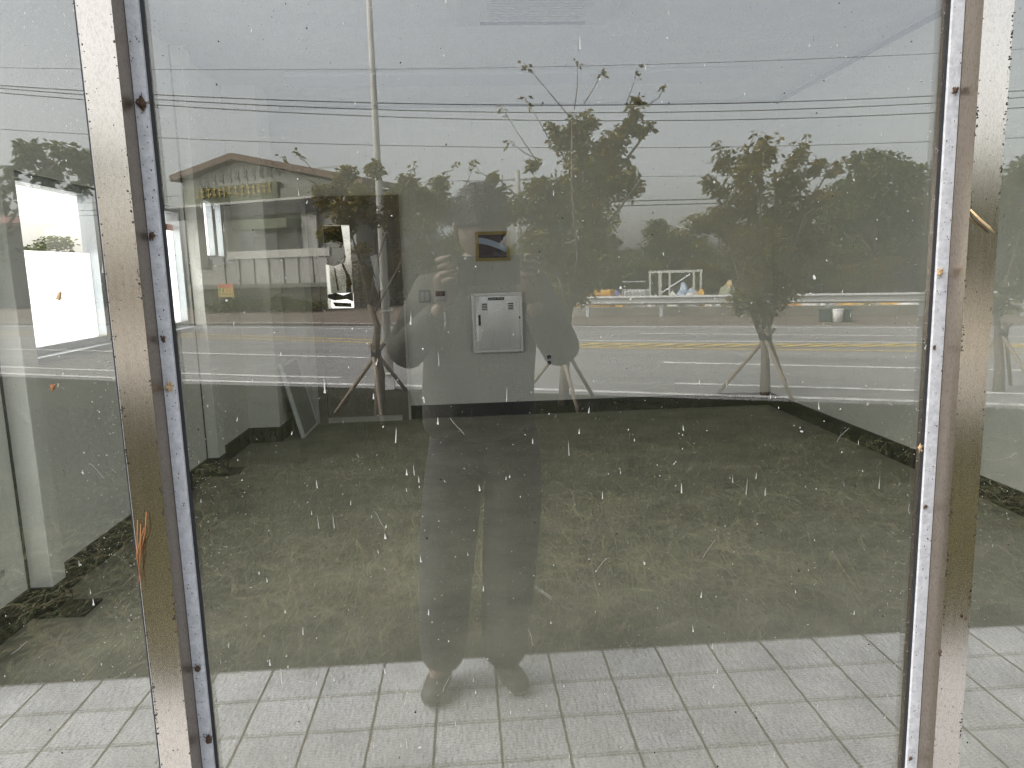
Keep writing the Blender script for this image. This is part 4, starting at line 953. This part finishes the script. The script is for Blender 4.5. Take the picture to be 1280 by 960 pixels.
# plastic scrap in the grass
c0 = G(658, 741); c1 = G(690, 757); b = MB()
pts = [c0+Vector((-.04, 0, .03)), c0.lerp(c1, .25)+Vector((0, .02, .06)), c0.lerp(c1, .55)+Vector((0, -.01, .04)), c1+Vector((0, 0, .03))]
for q0, q1 in zip(pts, pts[1:]):
    s_ = Vector((.005, .02, .012)); b.quad(q0-s_, q1-s_*.8, q1+s_*.8, q0+s_); b.quad(q0-s_+Vector((0, 0, -.002)), q0+s_+Vector((0, 0, -.002)), q1+s_*.8+Vector((0, 0, -.002)), q1-s_*.8+Vector((0, 0, -.002)))
tag(b.build('plastic_scrap', M['white'], smooth=True, recalc=False), 'torn strip of white plastic lying in the grass', 'litter')

# ================================================================== THE PHOTOGRAPHER
PX, PYY = .055, -.44
pr = thing('person', (PX, PYY, 0), 'person in a dark jacket and grey trousers holding up a phone to photograph the glass', 'person')
M['skin'] = mat('skin', (.17, .115, .085), .5, 0, .06, 30)
M['jacket'] = mat('dark_olive_jacket', (.036, .036, .028), .8, 0, .2, 20, bump=1.0, bscale=9)
M['trousers'] = mat('charcoal_trousers', (.030, .030, .032), .85, 0, .2, 20, bump=1.0, bscale=8)
M['hair'] = mat('black_hair', (.012, .010, .009), .5, 0, .3, 90)
M['shoe'] = mat('dark_shoes', (.035, .032, .03), .6)
V3 = lambda x, y, z: (x, y, z)
SHL, SHR = (-.115, -.425, 1.385), (.225, -.425, 1.385)
ELL, ELR = (-.198, -.30, 1.185), (.300, -.30, 1.175)
WRL, WRR = (-.062, -.115, 1.345), (.185, -.115, 1.345)
HD = (PX, -.41, 1.582)
# body: torso, neck, limbs grown as one skin, hands with fingers joined on
body = MB()
pts = {'pel': ((PX-.01, -.45, .95), (.12, .085)), 'wst': ((PX-.005, -.45, 1.08), (.115, .08)), 'chs': ((PX, -.44, 1.27), (.13, .088)), 'col': ((PX, -.435, 1.40), (.065, .06)), 'nk': ((PX, -.43, 1.46), .052), 'hd': ((PX, -.42, 1.52), .06),
       'sl': (SHL, .055), 'el': (ELL, .038), 'wl': (WRL, .025), 'sr': (SHR, .055), 'er': (ELR, .038), 'wr': (WRR, .025),
       'hl': ((PX-.1, -.45, .87), .075), 'kl': ((-.095, -.43, .48), .05), 'al': ((-.13, -.47, .09), .034), 'fl': ((-.155, -.37, .04), .034),
       'hr': ((PX+.09, -.45, .87), .075), 'kr': ((.125, -.43, .48), .05), 'ar': ((.085, -.475, .09), .034), 'fr': ((.115, -.42, .04), .034)}
ed = [('pel', 'wst'), ('wst', 'chs'), ('chs', 'col'), ('col', 'nk'), ('nk', 'hd'), ('col', 'sl'), ('sl', 'el'), ('el', 'wl'), ('col', 'sr'), ('sr', 'er'), ('er', 'wr'), ('pel', 'hl'), ('hl', 'kl'), ('kl', 'al'), ('al', 'fl'), ('pel', 'hr'), ('hr', 'kr'), ('kr', 'ar'), ('ar', 'fr')]
add_mesh(body, skin(pts, ed, 2))
# head
def head_pt(th, ph):
    x = math.sin(th)*math.cos(ph); y = math.sin(th)*math.sin(ph); z = math.cos(th)
    sx = .076*(1-.22*max(0, -z)**1.5); sy = .096
    px_, py_, pz_ = x*sx, y*sy, z*.118
    if y > 0: py_ += .012*math.exp(-((px_/.014)**2+((pz_+.012)/.03)**2)) - .006*math.exp(-(((abs(px_)-.032)/.016)**2+((pz_-.012)/.012)**2)) + .005*math.exp(-((px_/.022)**2+((pz_+.055)/.01)**2))
    return (HD[0]+px_, HD[1]+py_, HD[2]+pz_)
base = len(body.v); S_, R_ = 32, 22
for i in range(R_+1):
    for k in range(S_): body.v.append(head_pt(math.pi*i/R_, 2*math.pi*k/S_))
for i in range(R_):
    for k in range(S_): body.f.append((base+i*S_+k, base+(i+1)*S_+k, base+(i+1)*S_+(k+1) % S_, base+i*S_+(k+1) % S_)); body.mi.append(0)
for s in (-1, 1): body.blob((HD[0]+s*.077, HD[1]-.005, HD[2]-.005), (.010, .02, .032), 10, 8)
body.k = 1
for s in (-1, 1): body.blob((HD[0]+s*.031, HD[1]+.079, HD[2]+.012), (.011, .006, .006), 8, 6)
body.k = 0
body.blob((HD[0], HD[1]+.083, HD[2]-.056), (.022, .006, .006), 8, 6)
# hands: palms up in front of the face gripping the phone edges
PHX0, PHX1, PHZ, PHY = -.016, .148, 1.44, -.012
def hand(side, wr):
    s = side
    edge = PHX0 if s < 0 else PHX1
    palm = Vector((edge + s*.030, -.090, 1.405)); kn = Vector((edge + s*.034, -.077, 1.447))
    add_mesh(body, skin({'w': (tuple(Vector(wr)), (.026, .02)), 'p': (tuple(palm), (.046, .027)), 'k': (tuple(kn), (.046, .023))}, [('w', 'p'), ('p', 'k')], 2))
    for i in range(4):
        ln = (.9, 1.0, .95, .78)[i]
        a = kn + Vector((s*(.024-.012*i)*.4, .006, .016-.018*i)); b1 = a+Vector((s*.012, .034, .008*ln)); b2 = b1+Vector((-s*.026*ln, .020, .006)); b3 = b2+Vector((-s*.024*ln, .001, .0))
        add_mesh(body, skin({'a': (tuple(a-Vector((0, .01, 0))), .0095), 'b': (tuple(b1), .009), 'c': (tuple(b2), .0082), 'd': (tuple(b3), .007)}, [('a', 'b'), ('b', 'c'), ('c', 'd')], 1))
    t0 = palm+Vector((-s*.012, -.004, .01)); t1 = t0+Vector((-s*.022, -.004, .030)); t2 = t1+Vector((-s*.022, .010, .020))
    add_mesh(body, skin({'a': (tuple(t0), .012), 'b': (tuple(t1), .0105), 'c': (tuple(t2), .008)}, [('a', 'b'), ('b', 'c')], 1))
hand(-1, WRL); hand(1, WRR)
body.build('body', [M['skin'], M['hair']], pr, smooth=True)
# hair
hr = MB(); base = 0
for i in range(R_+1):
    for k in range(S_):
        th = math.pi*i/R_*.62; ph = 2*math.pi*k/S_; v = Vector(head_pt(th*(1.02 if math.sin(ph) < .3 else .86), ph)); c = Vector(HD)
        hr.v.append(tuple(c+(v-c)*(1.09+.035*math.sin(9*ph+3*th)*math.sin(4*th)+.02*math.sin(23*ph)*th) + Vector((0, -.004, .004))))
for i in range(R_):
    for k in range(S_): hr.f.append((i*S_+k, (i+1)*S_+k, (i+1)*S_+(k+1) % S_, i*S_+(k+1) % S_)); hr.mi.append(0)
ho = hr.build('hair', M['hair'], pr, smooth=True); sm = ho.modifiers.new('solid', 'SOLIDIFY'); sm.thickness = .006
th_ = np.arccos(rng.uniform(.05, 1, 1500)); ph_ = rng.uniform(0, 2*np.pi, 1500)
C_ = []
for a_, c_ in zip(th_, ph_):
    v_ = Vector(head_pt(a_, c_)); C_.append(tuple(Vector(HD)+(v_-Vector(HD))*random.uniform(1.06, 1.16)))
C_ = np.array(C_); tq = leaf_quads(C_, .034, .6, .10); hq = np_quads('hair', tq, M['hair'], pr)
# clothes
ja = MB()
pts = {'hem': ((PX-.025, -.45, .865), (.205, .145)), 'pel': ((PX-.025, -.45, .97), (.205, .145)), 'wst': ((PX-.02, -.45, 1.12), (.20, .14)), 'chs': ((PX, -.44, 1.27), (.20, .14)), 'col': ((PX, -.435, 1.395), (.095, .085)), 'nk': ((PX, -.43, 1.435), (.066, .062)),
       'sl': ((-.105, -.425, 1.375), .078), 'el': (ELL, .066), 'ml': (tuple(Vector(ELL).lerp(Vector(WRL), .5)), .055), 'wl': (tuple(Vector(ELL).lerp(Vector(WRL), .93)), .038),
       'sr': ((.215, -.425, 1.375), .078), 'er': (ELR, .066), 'mr': (tuple(Vector(ELR).lerp(Vector(WRR), .5)), .055), 'wr': (tuple(Vector(ELR).lerp(Vector(WRR), .93)), .038)}
ed = [('hem', 'pel'), ('pel', 'wst'), ('wst', 'chs'), ('chs', 'col'), ('col', 'nk'), ('col', 'sl'), ('sl', 'el'), ('el', 'ml'), ('ml', 'wl'), ('col', 'sr'), ('sr', 'er'), ('er', 'mr'), ('mr', 'wr')]
add_mesh(ja, skin(pts, ed, 2)); ja.build('jacket', M['jacket'], pr, smooth=True)
tr = MB()
pts = {'top': ((PX-.01, -.45, 1.04), (.16, .11)), 'pel': ((PX-.01, -.45, .94), (.19, .125)), 'hl': ((PX-.105, -.45, .83), (.118, .115)), 'kl': ((-.095, -.435, .48), .103), 'bl': ((-.12, -.455, .2), .092), 'al': ((-.128, -.465, .045), .088),
       'hr': ((PX+.09, -.45, .83), (.118, .115)), 'kr': ((.122, -.435, .48), .103), 'br': ((.098, -.46, .2), .092), 'ar': ((.088, -.47, .045), .088)}
add_mesh(tr, skin(pts, [('top', 'pel'), ('pel', 'hl'), ('hl', 'kl'), ('kl', 'bl'), ('bl', 'al'), ('pel', 'hr'), ('hr', 'kr'), ('kr', 'br'), ('br', 'ar')], 2)); tr.build('trousers', M['trousers'], pr, smooth=True)
for a, tip in (((-.125, -.50), (-.168, -.30)), ((.085, -.50), (.148, -.335))):
    a, tip = Vector((*a, 0)), Vector((*tip, 0)); d_ = (tip-a).normalized(); L_ = (tip-a).length
    me = skin({'h': (tuple(a+Vector((0, 0, .045))), (.042, .045)), 'm': (tuple(a+d_*L_*.5+Vector((0, 0, .043))), (.045, .04)), 't': (tuple(a+d_*L_*.86+Vector((0, 0, .035))), (.044, .032)), 'e': (tuple(a+d_*L_*.98+Vector((0, 0, .03))), (.03, .024))}, [('h', 'm'), ('m', 't'), ('t', 'e')], 2)
    b = MB(); add_mesh(b, me); b.v = [(x, y, max(z, .002)) for x, y, z in b.v]; b.build('shoe', M['shoe'], pr, smooth=True)
# phone
M['phone'] = mat('dark_glossy_phone', (.03, .032, .036), .15)
ph = thing('phone', (.066, PHY, PHZ), 'dark phone held level in both hands by the photographer', 'phone')
b = MB(); b.box(PHX0, PHX1, PHY-.004, PHY+.004, PHZ-.039, PHZ+.039); b.build('body', M['phone'], ph, bevel=.003)
b = MB(); b.box(PHX0+.004, PHX0+.032, PHY+.0041, PHY+.0058, PHZ-.030, PHZ+.030); b.build('camera_bump', M['dark'], ph, bevel=.0006)
# framed picture on the back wall
a, c = P(593.5, 290, YB), P(637.5, 325.5, YB)
pc = thing('framed_picture', ((a.x+c.x)/2, YB, (a.z+c.z)/2), 'small dark picture with a pale blue band in a gold frame, above the steel cabinet', 'picture')
x0, x1, z0, z1 = a.x, c.x, c.z, a.z; t = .028
b = MB()
for q in ((x0, x1, z0, z0+t), (x0, x1, z1-t, z1), (x0, x0+t, z0+t, z1-t), (x1-t, x1, z0+t, z1-t)): b.box(q[0], q[1], YB-.03, YB-.001, q[2], q[3])
b.build('frame', mat('gold_frame', (.34, .26, .06), .4, .3), pc)
b = MB(); b.box(x0+t+.001, x1-t-.001, YB-.016, YB-.002, z0+t+.001, z1-t-.001); pp = b.build('print', mat('dark_print', (.012, .014, .03), .5, 0, .5, 12, col2=(.05, .04, .07)), pc)
def band(n, k0, k1, m_):
    mb = MB(); X0, X1 = x0+t+.002, x1-t-.002; zc = z0+t+.001; H = (z1-z0-2*t)
    for i in range(n):
        u0_, u1_ = i/n, (i+1)/n; f = lambda u: .86-.42*u**1.6
        mb.quad(*[(X0+(X1-X0)*u, YB-.0175, zc+H*min(.97, max(.02, f(u)+k))) for u, k in ((u0_, k0), (u1_, k0), (u1_, k1), (u0_, k1))])
    return mb.build('pale_band', m_, pp)
band(14, -.24, .02, mat('pale_blue_print', (.42, .55, .75), .5))
